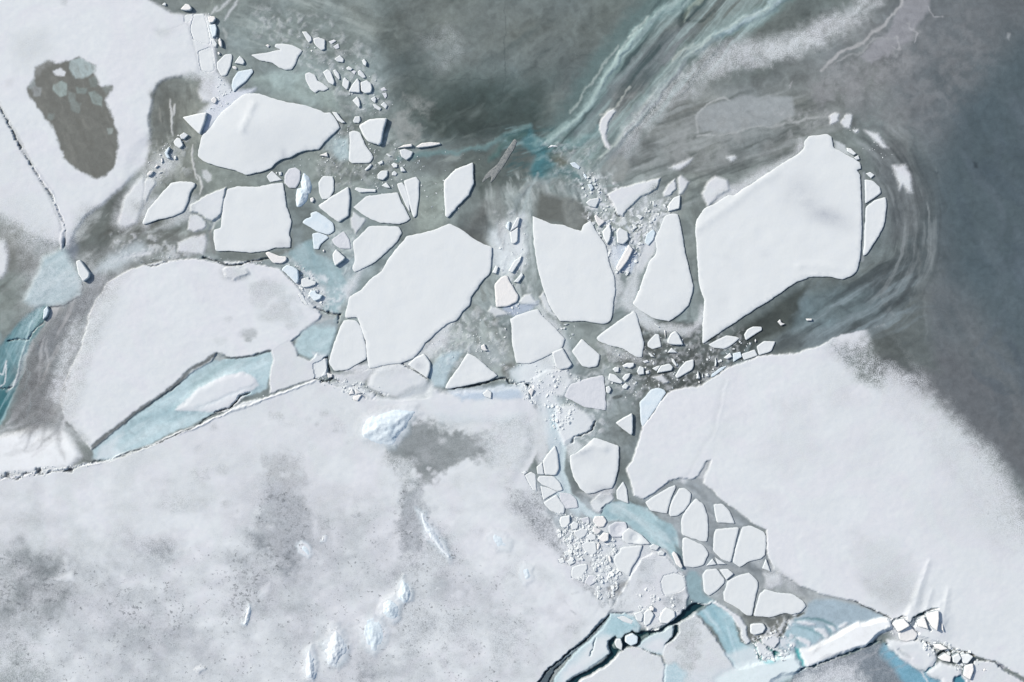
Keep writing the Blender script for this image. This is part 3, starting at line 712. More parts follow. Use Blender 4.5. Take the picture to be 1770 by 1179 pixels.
streak("1480,240 1560,210 1640,330 1620,480 1540,560 1500,520 1540,400 1520,320", 0, 60, 9, (146,154,157), (72,79,82), .75, 16, thr=.08, center=(1390,390), seed=5)
streak("1600,120 1800,20 9000,-900 9000,2000 1800,800 1600,600", 1.0, 160, 50, (94,107,113), (74,87,93), .5, 50, seed=6)
streak("1150,160 1420,150 1460,220 1330,300 1180,360 1060,330", -.35, 70, 10, (156,163,164), (88,96,95), .75, 16, thr=.06, seed=7)
streak("1050,540 1230,540 1280,620 1210,680 1080,780 1030,700", -.3, 40, 10, (134,144,144), (62,68,65), .75, 12, seed=8)
streak("750,560 790,480 850,500 890,640 800,650 700,630", 1.1, 26, 9, (176,184,182), (106,110,106), .75, 10, seed=9)
streak("60,460 220,450 160,560 120,740 20,760 20,640", 2.05, 90, 13, (190,190,190), (84,87,90), .8, 14, seed=10)
streak("-200,380 40,380 150,450 60,540 0,620 -200,600", 2.4, 70, 14, (150,156,156), (86,92,90), .6, 14, seed=11)
streak("110,360 250,320 370,420 300,460 120,460", -.7, 40, 12, (164,170,170), (84,88,85), .7, 14, seed=12)
streak("262,130 350,150 350,330 300,380 240,340", 1.45, 40, 7, (150,153,148), (92,96,92), .6, 10, seed=13)
streak("830,320 930,320 970,560 890,560 850,450", 1.5, 50, 9, (176,184,184), (104,110,109), .7, 12, seed=14)
streak("1100,830 1260,830 1540,1060 1480,1090 1180,1010", .6, 50, 8, (178,185,189), (136,143,147), .6, 12, seed=15)
streak("1170,330 1240,330 1220,600 1190,600", 1.5, 30, 8, (132,141,141), (98,106,106), .6, 10, seed=16)
streak("960,640 1100,700 1110,880 1060,880 1020,780", 1.2, 30, 9, (144,155,158), (104,112,112), .6, 10, seed=17)
# the channels between the floes hold paler, cloudier ice
for P_, k_, so_ in (("380,20 560,10 700,170 720,290 860,290 760,420 700,560 520,640 460,440 250,470 230,300 330,200 400,150", (1.22, 1.24, 1.24), 30), ("850,320 1000,300 1200,300 1210,560 1090,600 1020,760 860,660 740,660 760,540 850,450", (1.24, 1.26, 1.27), 30),
                    ("700,110 960,120 950,240 700,245", (.80, .84, .83), 24), ("1500,230 1580,260 1600,420 1540,520 1500,500 1530,380", (.86, .86, .86), 16), ("1220,560 1400,480 1470,490 1380,570 1260,620", (.80, .82, .82), 12)):
    sl, wt, d = area(P_, so_, 2, 6)
    ICE[sl] *= 1 + wt[..., None] * (np.array(k_) - 1)
streak("865,300 1050,300 1060,400 870,400", 1.2, 30, 7, (184,194,194), (94,104,104), .8, 10, thr=.05, seed=23)
# frost flowers: lacy pale patches
def frost(P, op, col=(152,158,160), sc=7, thr=.0, soft=6, wob=1.5):
    sl, wt, d = area(P, soft * 1.4, wob, 6)
    x = X[sl] + 1.2 * WX[sl]; y = Y[sl] + 1.2 * WY[sl]
    n = fbm(x / (sc * 3), y / (sc * 3), 3, 21)
    r = 1 - np.abs(fbm(x / sc, y / (sc * .7), 3, 23)) * 3.2
    g_ = fbm(X[sl] / 2.2, Y[sl] / 2.2, 2, 25)
    t = np.clip(.38 + (n - thr) * 1.6 + .22 * np.clip(r, 0, 1) + .30 * g_, 0, 1)
    put((sl, wt * t, d), col=col, op=op)
frost("700,165 745,185 720,250 690,250 670,205", .8, (150,156,155), 9, -.1, 5)
frost("720,170 760,175 740,200", .6, (140,146,145), 5, 0, 8)
frost("1000,290 1060,270 1110,280 1080,310 1040,330 1010,320", .6, (150,154,152), 8, -.05, 6)
frost("820,360 870,330 880,400 850,400", .5, (140,146,145), 8, 0, 6)
frost("1060,160 1130,170 1080,240 1060,290 1040,260", .6, (158,162,162), 6, 0, 10)
put(area("1210,188 1250,172 1290,163 1370,168 1374,195 1330,215 1260,228 1212,226 1203,208", 4, 1.5), col=(156,163,166), op=.9)
for s_ in ("1203,225 1208,195 1222,178 1250,166 1262,170", "1205,232 1240,236 1290,222 1340,214 1400,204 1440,200"):
    put(line(s_, 3, 1.8, 1.5, 2), col=(182,187,188), op=.7)
frost("1140,230 1210,200 1420,190 1460,200 1380,250 1290,280 1160,290", .6, (156,161,162), 6, .05, 14)
frost("1440,90 1560,30 1600,60 1570,120 1500,170 1420,200 1400,150", .75, (150,153,156), 9, 0, 14)
frost("1400,150 1540,60 1680,0 1720,100 1620,220 1560,250 1460,200", .35, (140,143,146), 4, 0, 30)
put(area("1490,90 1540,50 1565,0 1620,-60 1600,20 1580,60 1545,80 1510,110", 5, 2), col=(152,154,160), op=.8)
put(line("1418,120 1450,92 1490,70 1530,40 1560,12 1575,-60", 5, 2, 1.5, 1.5), col=(178,180,182), op=.8)
put(line("1440,110 1470,98 1505,72 1550,60", 3, 2, 2, 1.5), col=(166,170,172), op=.6)
for s_ in ("1600,10 1612,30 1632,28", "1572,40 1590,60 1580,70", "1540,75 1555,82 1552,60", "1368,150 1372,140 1366,146"):
    put(line(s_, 2.5, 1.5, 2, 1), col=(176,178,182), op=.7)
frost("1340,190 1450,195 1440,215 1380,215", .8, (170,174,176), 5, -.1, 5)
put(area("1741,56 1747,58 1745,70 1740,66", 2, .3), col=(150,156,160), op=.8)
put(area("1682,280 1690,282 1690,290 1684,290", 3, .4), col=(50,60,66), op=.8)
put(area("1615,296 1622,297 1620,302", 3, .4), col=(62,72,78), op=.8)
# long hairline cracks in the clear ice
for s_ in ("855,240 870,150 872,60 868,-70", "800,205 860,212 930,225 1010,235", "690,130 760,140 860,135", "990,90 1060,100 1170,110"):
    put(line(s_, 1.2, 1.0, 1.5), col=(66,78,79), op=.55, dh=-.01)

# ---- pressure veins of turquoise ice running up to the right
def vein(P, width, col, soft=3, op=1, snow=None, dh=.05, rough=3, warp=2, taper=False):
    put(line(P, width, soft, warp, rough, taper), col=col, op=op, snow=snow, dh=dh, wet=.5)
vein("960,255 1000,195 1030,140 1070,80 1130,20 1190,-10 1230,-70", 60, (96,118,118), 16, .8, dh=0, rough=6)
vein("985,300 1060,240 1130,160 1190,90 1260,50 1350,0 1420,-60", 34, (116,134,132), 9, .85, dh=0, rough=5)
vein("940,250 975,225 1010,190 1032,155 1060,110 1100,60 1150,20 1185,2", 12, (138,162,162), 4, .85)
vein("1035,150 1060,112 1085,76 1120,40", 7, (164,184,184), 3, .8)
vein("1120,40 1160,15 1200,-20", 7, (150,174,174), 3, .8)
vein("1020,290 1060,255 1100,205 1135,160 1160,120 1195,85 1232,66", 12, (156,170,168), 5, .9)
vein("1170,105 1200,85 1230,68 1240,64", 13, (188,196,192), 3, .9, rough=4)
vein("1230,66 1280,40 1330,10 1390,-30", 12, (148,170,176), 5, .8)
vein("1270,40 1330,8 1350,0", 5, (180,198,206), 3, .6)
vein("1185,40 1192,15 1215,-10", 8, (150,162,152), 3, .8)
put(line("1000,225 1050,150 1120,100 1190,50", 26, 12, 2), col=(120,130,134), op=.7)
for s_, ww in (("1240,70 1180,120 1130,190 1075,250", 5), ("1250,62 1330,22 1420,-30", 6), ("1040,150 1060,125 1090,80", 5), ("1175,45 1186,20 1188,0", 10), ("1180,35 1210,40 1230,20", 5)):
    put(line(s_, ww, 2.5, 1.5, 2), col=(62,76,74), op=.7, dh=-.06)
put(area("900,240 918,214 925,235 945,245 960,262 955,290 935,310 915,300 925,270 905,250", 6, 1), col=(84,122,128), wet=.6)
vein("690,270 760,262 830,258 880,235 918,214", 9, (112,140,142), 4, .8, rough=2)
vein("850,270 880,245 905,230", 10, (78,108,106), 5, .8, rough=2)
vein("930,245 960,258 990,250 1030,225", 14, (126,156,158), 6, .75)
vein("925,300 940,270 938,250", 16, (74,120,128), 7, .8)
vein("945,300 980,298 1010,310", 14, (92,124,128), 7, .7)
put(area("945,268 975,265 985,285 970,290 950,280", 5, 1), col=(104,108,98), op=.8)
wisps(22, (930, 225, 1040, 330), -.4, (160,182,182), 1, 4, 10, 40, .5)
vein("880,375 895,345 915,315 945,310", 10, (146,158,160), 4, .8, rough=3)
vein("905,330 930,315 945,335 980,350 1000,365", 8, (152,160,160), 3, .7, rough=4)
vein("955,310 975,340 990,375", 10, (140,150,150), 5, .6, rough=3)
vein("985,275 1010,300 1020,330 1030,370", 16, (166,178,180), 8, .6, rough=4)
put(area("925,380 930,330 1000,350 1030,380 1000,400 960,385", 10), col=(104,109,106))
put(area("975,345 1000,350 1010,385 990,400 975,380", 6), col=(126,132,130))
vein("845,300 870,285 840,320", 4, (90,98,96), 3, .6)

vein("950,250 990,215 1022,180 1045,140 1075,95 1115,45 1190,0", 20, (132,156,156), 7, .7, dh=0)
vein("945,250 985,218 1018,184 1038,148 1070,98 1108,50", 7, (178,200,198), 3.5, .75, rough=2, warp=1)
vein("1025,290 1065,250 1105,200 1140,150 1175,105 1225,72", 18, (146,160,160), 6, .8, dh=0)
vein("1040,275 1075,238 1108,195 1140,150 1165,118", 7, (182,192,190), 4, .7, rough=2, warp=1)
vein("1235,66 1290,38 1345,8 1400,-30", 15, (136,160,166), 6, .7, dh=0)
vein("1255,55 1300,30 1350,4", 6, (186,204,210), 3, .8, rough=2, warp=1)
streak("945,260 1010,180 1100,50 1190,-60 1420,-60 1240,110 1130,210 1040,310", -.86, 110, 11, (160,180,180), (62,80,82), .85, 12, thr=.04, seed=20)
streak("1030,250 1110,130 1190,60 1210,80 1130,200 1060,280", -.86, 60, 10, (138,145,150), (88,100,104), .7, 10, seed=21)
for s_, ww in (("1068,80 1040,118 1010,160 985,195", 3), ("1120,30 1085,68 1060,105", 3), ("1330,12 1280,34 1235,62", 3), ("1225,70 1180,105 1150,150 1120,190 1080,235 1040,270", 4)):
    vein(s_, ww, (196,210,206), 2, .45, rough=1.5, warp=1)
put(line("930,300 915,330 905,360 895,385", 4, 3, .6, 2), col=(170,184,186), op=.7)
streak("870,220 960,220 960,310 880,310", -.3, 26, 6, (134,164,168), (58,92,96), .7, 8, seed=22)
# ---- wind-blown snow lying in streaks on the grey ice
def drift(P, width, snow, soft=14, grain=1.3, op=1, **k):
    put(line(P, width, soft, 2, 8), snow=snow, op=op, grain=grain, **k)
drift("1090,230 1150,170 1230,120 1300,100", 26, .42, 18)
drift("1230,105 1300,85 1370,80 1430,50 1480,25 1520,-20", 34, .55, 18)
drift("1330,90 1370,80 1410,68", 16, .72, 12)
drift("1420,50 1470,30 1510,5", 14, .6, 12)
drift("1180,130 1260,105 1330,110", 12, .5, 10)
drift("1080,260 1120,200 1180,150", 18, .3, 14)
drift("740,70 780,60 790,90 760,110", 24, .12, 16)
put(line("1480,30 1560,-40", 10, 8, 2), snow=.0, op=.6)

# ---- the great snow-covered sheets
A_ = "-9000,-9000 262,-9000 258,0 300,22 322,28 364,26 372,60 374,100 378,150 374,178 350,176 340,150 318,132 298,134 278,142 264,165 258,210 263,250 250,285 222,312 200,335 180,352 152,372 130,400 117,428 112,400 100,360 80,320 55,280 30,235 10,200 -5,170 -9000,-300"
region('snow_sheet', 'ice sheet', 'wide white snow sheet at the upper left with a long grey bare patch in it', A_, 5, .30, .985)
region('snow_sheet', 'ice sheet', 'white snow sheet at the left edge, left of the long thin crack', "-9000,-290 -6,172 9,202 29,237 54,282 79,322 99,362 110,402 110,425 90,420 60,410 35,390 0,372 -300,372 -9000,372", 8, .28, .98, grain=1.2)
region('snow_patch', 'snow patch', 'rounded white snow patch cut by the left edge below the left-hand sheet', "-9000,400 -20,405 8,416 16,440 12,470 -5,486 -60,500 -9000,500", 6, .1, .95, grain=1.0)
MID = "185,490 230,464 280,452 330,448 358,450 385,455 420,452 455,458 485,465 505,485 525,510 545,530 556,545 545,562 520,576 498,594 470,608 430,616 402,620 388,614 374,610 368,622 350,635 320,655 280,685 240,715 200,745 165,772 158,775 130,745 112,722 104,680 120,640 140,600 152,560 165,520"
region('ice_floe', 'ice floe', 'great oval snow-covered floe at the left above the long turquoise pond', MID, 2.2, .34, .99)
LL = "-9000,832 0,827 30,823 70,817 120,813 150,804 215,790 260,771 330,739 390,714 420,694 470,684 545,656 600,672 640,690 700,692 740,690 850,692 915,694 930,715 938,760 925,790 908,820 935,870 975,930 1000,980 1040,1030 1055,1047 1048,1062 1020,1095 985,1125 955,1152 928,1185 900,9000 -9000,9000"
region('snow_sheet', 'ice sheet', 'vast speckled snow sheet filling the lower left of the picture', LL, 2, .36, .93)
LR = "1157,676 1194,669 1213,664 1229,655 1257,636 1283,626 1311,617 1334,614 1372,611 1416,598 1454,580 1493,571 1530,560 1580,600 1640,640 1700,690 1760,750 1810,810 1870,900 9000,3900 9000,9000 1900,9000 1850,1240 1775,1172 1719,1146 1660,1125 1625,1110 1580,1096 1545,1075 1530,1064 1485,1044 1470,1037 1418,1025 1380,1010 1337,984 1325,957 1324,917 1298,903 1270,880 1250,865 1230,845 1216,836 1219,818 1229,797 1221,796 1208,822 1193,828 1180,824 1157,829 1134,850 1112,863 1096,857 1091,842 1084,819 1083,811 1094,797 1099,774 1106,756 1110,738 1125,720 1140,700 1150,685"
region('ice_floe', 'ice floe', 'biggest smooth white floe, filling the lower right and fading into grey ice', LR, 1.8, .34, .985)

# soft right shoulder of the lower right floe
for P_, s_, g_ in (("1512,560 1506,600 1498,640 1550,655 1605,690 1655,738 1702,790 1742,850 1785,925 9000,4000 9000,-300 1600,450", 17, .9),):
    put(area(P_, s_ * 2.0, 1.5, 12), snow=0.0, grain=1.2, h=.0)
    sl_, wt_, _d = area(P_, s_ * 2, 1.5, 12); r_ = REG[sl_]; r_[wt_ > .6] = 0
put(area("1400,540 1520,660 1620,770 1700,880 1780,1010 9000,5000 9000,-300 1700,400", 60, 1), h=.0)
put(area("1430,560 1500,540 1600,600 1740,700 1850,850 9000,2000 9000,4300 1810,980 1730,880 1640,760 1560,700 1460,640", 40, 1), h=.0)
put(area("1440,560 9000,300 9000,2000 1790,850 1720,720 1600,660 1480,640", 20, 1), h=.0)
put(area("1440,600 1530,590 1600,660 1560,680 1480,650", 20, 1, 8), snow=.45, grain=2.4)
put(area("1455,612 1500,600 1530,650 1490,655", 12, 1, 5), snow=.3, op=.8, spk=.9)
put(area("1500,560 1540,570 1590,650 1540,640 1505,610", 10, 1, 4), snow=0)
put(area("1650,740 1710,780 1770,880 1800,960 1700,900", 26, 1.2, 10), snow=.72, grain=2.0, spk=.8, op=.8)
put(area("1450,740 1530,700 1560,780 1500,830 1450,800", 40), snow=.9, op=.7)
put(area("1480,920 1570,960 1600,1040 1530,1030 1480,980", 24, 1.5, 8), snow=.80, op=.8, grain=.7)
put(area("1560,850 1700,860 1680,960 1600,940", 40), snow=.90, op=.8)
for P_, s_, f_ in (("1320,750 1400,720 1420,790 1360,830 1310,800", .90, 26), ("1340,690 1400,690 1390,730 1350,730", .88, 16), ("1300,840 1340,850 1350,890 1310,880", .92, 14), ("1490,1000 1560,990 1590,1050 1540,1050 1500,1030", .72, 16), ("1540,640 1620,720 1700,800 1740,880 1700,860 1600,760 1520,690", .86, 22), ("1600,740 1700,840 1760,960 1720,960 1640,840", .84, 26), ("1420,640 1470,640 1480,700 1430,720", .9, 18)):
    put(area(P_, f_, 1.5, 8), snow=s_, grain=.7, op=.9)
put(line("1250,660 1235,740 1205,790 1180,830", 5, 5, 1), snow=.9, dh=-.012)
put(line("1257,660 1242,735 1230,760", 4, 3, .6), dh=.02)
put(area("1206,826 1219,800 1228,796 1220,820 1216,832", 4, .4), snow=.25, col=(168,174,178), h=.05)
put(line("1228,797 1262,716 1250,740", 5, 6), snow=.93, op=.7)
for s_ in ("1600,1060 1590,1030 1575,1000",):
    pass

# the sheet's lower right margin thins out
put(area("236,262 262,240 300,250 330,300 240,420 120,440 110,425 150,385 190,350 222,318", 16, 1), h=.0)
put(area("325,128 350,118 384,125 398,150 384,180 366,176 350,160", 14, 1, 5), snow=.8, grain=1.2, h=.12)
put(area("372,128 400,150 402,168 385,182 366,178 370,150", 5, .6), snow=.8, col=(190,200,212), h=.1)
put(line("345,195 365,182 390,170 408,158 430,130", 7, 4, .5), snow=.7, op=.8)
put(area("350,200 372,178 400,160 440,155 400,190 370,215 350,230", 6, .5), snow=.75, col=(176,190,214), h=.12)
# grey windows and mottling in the upper left sheet
put(area("60,118 85,106 104,110 137,100 163,112 163,130 176,148 194,150 188,164 183,171 190,190 200,212 205,230 204,256 197,288 186,306 165,308 140,298 112,272 88,218 66,188 52,168 50,150 60,135", 3, .8, 3), col=(110,113,109), snow=0, h=.17, spk=.15)
for P_, c_ in (("124,105 140,101 155,108 165,115 162,128 145,134 132,136 122,120", (172,188,190)), ("92,148 108,140 117,146 115,165 103,168 90,155", (158,174,172)), ("152,160 165,156 178,170 176,184 160,178", (150,166,164)), ("131,150 150,152 148,162 133,162", (128,140,138)), ("153,135 166,134 168,148 156,150", (122,134,132)), ("175,150 190,147 194,156 182,162", (128,136,134)), ("48,140 60,136 62,152 52,156", (150,160,162)), ("56,150 72,152 70,168 58,168", (146,152,154)), ("120,170 140,180 138,196 122,190", (130,140,138)), ("186,222 196,221 196,230 187,231", (150,160,158)), ("118,158 130,160 132,178 120,176", (132,142,140)), ("84,196 96,198 94,208 84,206", (124,134,132))):
    put(area(P_, 2, .7), col=c_, op=.85)
put(area("90,122 105,118 116,124 112,131 95,131", 2, .6), snow=.9)
put(area("262,215 262,165 285,140 330,128 352,140 340,170 350,230 330,300 262,300", 10, 1, 4), snow=0)
put(area("262,52 300,50 290,64 272,62", 6), snow=.72, op=.7)
put(area("20,60 80,50 90,90 60,115 30,120 20,90", 22, 1, 8), snow=.82, spk=.5, op=.8)
put(area("100,-20 118,-10 116,10 104,8", 4), snow=.7, op=.7)
put(area("10,140 24,138 24,152 12,152", 5), snow=.75, op=.6)
put(area("0,370 60,390 110,420 100,470 40,440 0,410", 22, 1, 8), snow=.45, grain=2, op=.7)
put(area("130,370 150,350 170,360 140,410 118,430", 12, 1, 5), snow=.5, grain=2, op=.6)
put(area("0,320 60,350 100,400 60,400 0,370", 30), snow=.86, op=.7, grain=.8)
put(line("215,380 240,330 262,300 290,280", 34, 14, 1, 6), snow=.8, grain=1.2, op=.75)
put(line("322,28 330,60 340,100 346,126", 2.5, 2, .4), snow=.8, op=.8, dh=-.05)
put(line("322,42 290,52 275,62", 2, 2, .6), snow=.85, op=.7, dh=-.02)
# soft white pieces at the left
region('ice_floe', 'ice floe', 'faded white slab left of the smooth floe with the cracked dark right edge', "215,345 245,305 250,310 248,340 246,360 236,385 218,392 205,388", 5, .2, .93, grain=.8, group='half-buried floes at the left')
region('ice_floe', 'ice floe', 'small faded white slab between the faded slab and the smooth cracked floe', "254,308 268,308 270,315 260,330 252,350 247,345 250,320", 3, .2, .9, grain=.8, group='half-buried floes at the left')
region('ice_floe', 'ice floe', 'rounded white slab below the smooth cracked floe and left of the grey crack', "330,372 345,369 357,384 357,392 337,402 325,398", 3, .16, .9, grain=.8, group='half-buried floes at the left')
region('ice_floe', 'ice floe', 'faded snowy slab against the lower left side of the large square floe', "306,420 330,412 356,406 360,420 352,440 330,438 306,436", 4, .16, .86, grain=1, group='half-buried floes at the left')
region('ice_floe', 'ice floe', 'pointed slab joined to the left side of the large square floe by a grey seam', "331,354 355,338 375,328 392,325 388,345 385,355 381,372 368,384 356,376 342,367 330,366", 2, .42, .96, group='floes around the large domed floe at the left')
put(line("340,368 352,374 362,384 366,394", 3, 2, .4), snow=.25, dh=-.1)
put(line("388,350 383,372 370,384 364,400", 4, 3, .5), snow=.45, dh=-.1)
put(line("364,400 368,420 370,436", 6, 2, .5), snow=0, col=(132,138,138))
put(area("350,295 357,294 365,302 365,311 358,315 351,308", 2.5, .4), snow=.65)
# thin curved melt ribbons
for s_ in ("333,250 332,275 337,300 340,312", "338,300 345,308 349,322 345,338", "294,170 297,200 296,215 299,235", "302,180 300,200"):
    put(line(s_, 3, 1.6, .3, 0, 2), col=(196,198,194), snow=.5, op=.8, dh=.06)
for s_ in ("374,20 392,5 408,-12", "388,35 402,14 412,-4", "366,24 376,10"):
    put(line(s_, 5, 2.5, .5, 0, 2), snow=.7, op=.8)
put(line("384,48 391,58 391,70", 5, 2, .4, 0, 2), col=(170,178,178), op=.8)

# crack between the two left-hand sheets, then the ledge round the turquoise pond
def crack(P, width=2.4, depth=.6, warp=.5, rough=1.2, col=(60,70,76), op=1):
    put(line(P, width, .9, warp, rough), col=col, snow=0, dh=-depth, op=op)
crack("-5,176 6,198 20,225 36,255 52,282 68,305 84,330 97,352 107,378 114,400 112,418 108,432 112,444 122,456", 1.3, .35, .5, 1.8)
put(line("60,290 90,335 104,372 110,396 106,420 106,436 120,456 132,470", 4, 2, .6), snow=1, dh=.12)
put(area("112,400 125,400 135,430 128,452 112,440 108,425", 6), col=(98,110,124), op=.8)

POND = "75,445 110,428 124,455 142,485 138,508 112,526 85,530 60,528 40,520 60,480"
region('meltwater_pond', None, None, POND, 8, .12, .0, col=(176,196,202), kind='structure', wet=.7)
put(area("100,515 138,498 142,486 132,475 118,500 95,520", 5), snow=.85)
LEAD = "-60,640 0,600 30,560 62,532 80,526 84,545 70,570 52,592 40,640 20,690 4,725 -20,760 -60,780"
region('meltwater_lead', None, None, LEAD, 4, -.05, .0, col=(108,146,154), kind='structure', wet=.8)
put(area("70,532 80,530 78,560 55,585 48,575", 4), col=(62,112,114), op=.8)
put(area("-20,680 12,670 18,690 0,720 -30,740", 5), col=(44,104,112), op=.8)
wisps(20, (-10, 560, 60, 680), 1.9, (158,182,188), 1, 3, 20, 70, .6)
wisps(12, (-10, 560, 60, 680), 1.9, (66,98,104), 1, 3, 20, 60, .6)
put(line("-20,640 4,648 10,625 8,660 0,670", 2, 1, .3), snow=.9)
put(line("56,555 40,610 28,650 22,668", 3, 1.5, .5, 1), snow=.8, dh=.08)
crack("15,590 30,586 48,588 60,570 78,555 84,548", 1.6, .3)
crack("-10,672 12,671 20,668", 1.6, .3)
put(line("85,532 112,528 138,512 144,498 142,488", 2.2, 1.2, .3, 1), snow=0, col=(50,58,68), dh=-.25)
put(line("170,482 150,510 110,550 80,600", 30, 18, 1), col=(112,116,126), snow=0, op=.4)
# white lobe at the left
region('snow_patch', 'snow patch', 'bright white snow lobe at the left edge above the crushed seam', "-9000,760 -20,762 30,748 80,738 112,748 130,768 140,790 120,808 60,815 0,820 -9000,828", 9, .3, .6, col=(246,250,252))
put(area("60,738 100,742 130,765 120,775 90,758 50,755 0,765 0,755", 6, 1), snow=.55, grain=1.4)
put(line("0,745 50,728 110,740 150,760", 10, 8, 1, 3), snow=.45, col=(160,168,170), op=.7)
wisps(14, (50, 560, 140, 730), 2.1, (190,192,195), 4, 14, 40, 110, .5, .6)
wisps(10, (40, 600, 110, 740), 2.1, (120,124,128), 4, 12, 40, 110, .6, .12)
drift("140,545 115,610 100,680", 22, .6, 12, 2)
put(area("200,470 260,430 240,420 190,440 160,470", 10), snow=.35, col=(176,192,198), op=.8)
put(line("190,455 240,440 262,436", 6, 4, 1, 2), snow=.8)

# long turquoise pond under the oval floe
LONG = "161,776 185,758 222,727 262,697 300,672 338,640 362,626 380,620 420,617 455,610 470,606 472,625 466,650 460,672 440,680 425,684 395,694 372,712 330,736 290,752 262,766 215,785 190,795 165,793"
region('meltwater_pond', None, None, LONG, 2.5, .02, .0, col=(184,207,214), kind='structure', wet=.8, hsoft=2)
put(area("165,795 175,770 215,745 200,775 215,785", 8), snow=.55)
put(area("330,655 380,625 430,620 400,640 330,680", 10), col=(164,188,192), op=.7)
put(line("200,780 260,750 320,722 360,708", 10, 8, 1, 2), col=(196,216,222), op=.8)
put(line("215,748 270,720 320,700", 12, 10, 1, 2), col=(152,178,186), op=.7)
put(line("162,770 190,748 230,718 262,696 300,668 335,636 360,622 374,612", 7, 2, .5, 1.5), col=(98,104,106), snow=0, op=.95, dh=-.08)
put(line("374,616 400,619 440,614 468,606", 3, 1.5, .5, 1), col=(84,90,92), snow=0, dh=-.1)
region('snow_mound', 'snow mound', 'long lens-shaped snow mound lying in the turquoise pond', "303,709 318,694 343,671 382,652 420,643 440,652 448,665 425,682 407,700 388,712 369,712 337,709 312,710", 2.5, .4, .95, hsoft=9)
put(line("340,703 372,695 405,680 440,664", 4, 4, .8, 2), snow=.7, dh=-.06)
crack("372,712 395,706 408,694 416,684 432,678", 2.6, .5)
# pale pools beside the oval floe and under the square floe
POOL2 = "508,600 520,575 548,555 582,548 580,580 570,610 562,622 548,612 535,622 515,612"
region('meltwater_pond', None, None, POOL2, 4, .08, .0, col=(180,203,209), kind='structure', wet=.8)
put(area("530,545 580,545 582,562 545,562", 6), col=(164,170,174), op=.8)
region('ice_floe', 'ice floe', 'snowy slab with a lit left edge between the long pond and the pale pool', "470,606 500,588 510,600 514,618 535,625 548,612 562,620 565,650 545,655 520,662 490,672 466,680 467,650 473,622", 2.5, .30, .90, group='floes around the large central floe')
put(area("540,610 565,615 562,650 545,652", 6), snow=.75, col=(176,200,208))
POOL3 = "508,425 540,415 545,440 575,450 590,470 602,495 598,515 588,530 584,540 560,537 560,505 552,490 530,480 520,460 500,440"
region('meltwater_pond', None, None, POOL3, 4, -.02, .0, col=(158,182,188), kind='structure', wet=.8)
put(area("500,390 525,400 520,430 505,425", 6), col=(130,142,144))
put(line("505,480 530,505 548,530", 10, 6, 1, 4), col=(140,144,146), snow=.3, op=.7)
put(area("515,480 560,490 568,520 550,535 525,520", 6, 1, 4), col=(168,180,186), snow=.5)
wisps(26, (500, 470, 560, 530), .6, (215,222,228), 2, 5, 8, 24, .8, .85)
wisps(12, (500, 470, 560, 530), .6, (96,104,106), 1.5, 3, 6, 18, .8, .1)
crack("545,532 560,538 575,541 588,543", 2.2, .4); crack("586,543 584,556", 2, .4)
put(area("60,760 60,560 170,440 220,440 180,500 150,560 125,640 115,700 150,760", 26, 1), h=.0)
put(area("40,460 150,440 235,445 200,480 175,520 160,560 135,600 118,640 110,690 120,740 150,790 40,780", 26, 1, 8), snow=.35, grain=1.3, op=.75)
put(area("40,560 130,500 150,540 110,620 90,700 100,760 20,760", 22, 1, 6), snow=.08, grain=1, op=.85)
drift("132,560 108,620 92,690", 14, .62, 12, 1.6)
drift("165,560 150,600 140,660", 16, .85, 12, 1.6)
put(area("20,640 60,620 100,650 95,740 60,750 30,745", 16, 1), col=(98,100,102), op=.6)
# mottling of the oval floe
for x_, y_, r_, s_ in ((430,577,14,.5),(400,470,20,.6),(418,478,12,.55),(470,500,22,.7),(480,540,20,.68),(450,520,16,.78),(510,545,18,.7),(395,552,8,.8),(460,545,14,.75),(500,520,16,.65),(430,590,6,.4),(505,560,10,.7),(380,590,10,.85),(445,500,12,.7)):
    put(area([(x_ + r_ * math.cos(t) * 1.1, y_ + r_ * math.sin(t) * .8) for t in np.arange(0, 6.2, .7)], r_ * .4, 1.2, 3), snow=s_, grain=.9, op=.8)
put(area("372,612 384,610 390,618 380,624 368,622", 2, .4), snow=.1, col=(156,166,168))
put(area("160,560 185,495 220,470 200,520 150,640 130,720 110,700 120,650", 14, 1, 5), snow=.7, grain=1.6, op=.7)
put(area("385,465 400,460 425,465 430,475 405,485 390,478", 3, 1, 2), dh=.25, snow=.9, op=.8)
# white rim over the oval floe's upper edge
put(line("362,446 380,454 402,458 420,455 450,448", 4, 1.5, .5, 1), snow=1, dh=.15)
crack("352,446 372,449 395,460 415,458 430,452 455,447 470,446", 2.6, .4)
put(area("372,438 400,434 450,434 500,430 505,400 512,430 470,445 420,452 385,450", 3), col=(112,120,118), op=.8)
crack("245,454 262,461 275,457 290,452", 2, .2, op=.8)

# speckled greys of the vast lower left sheet
def patch(P, s_, soft=20, grain=1.2, spk=0., col=None, op=1):
    put(area(P, soft, 2.0, 14), snow=s_, grain=grain, spk=spk, col=col, op=op)
put(area("-9000,960 0,950 60,960 120,975 240,930 330,940 420,900 430,790 480,790 560,900 700,840 900,870 960,960 1000,1060 900,1200 700,9000 -9000,9000", 45, 2, 20), snow=.78, spk=.75, grain=.5, col=(128,136,144))
patch("-200,980 30,950 110,970 160,1010 110,1060 60,1080 0,1090 -200,1120", .42, 30, .7, spk=1.1, col=(118,126,130))
patch("180,1010 300,1020 330,1070 280,1120 200,1110", .66, 34, .6, spk=1.0)
patch("-60,1100 60,1100 90,1150 60,1220 -60,1240", .60, 30, spk=.9, col=(120,132,134))
patch("215,920 300,930 310,960 250,965", .74, 22, spk=.2)
patch("452,795 480,785 520,800 522,830 500,850 480,835 455,820", .18, 7, .6, spk=1.1, col=(134,139,143))
patch("470,850 530,860 540,940 500,980 440,960 430,920 460,890", .38, 16, .6, spk=1.1)
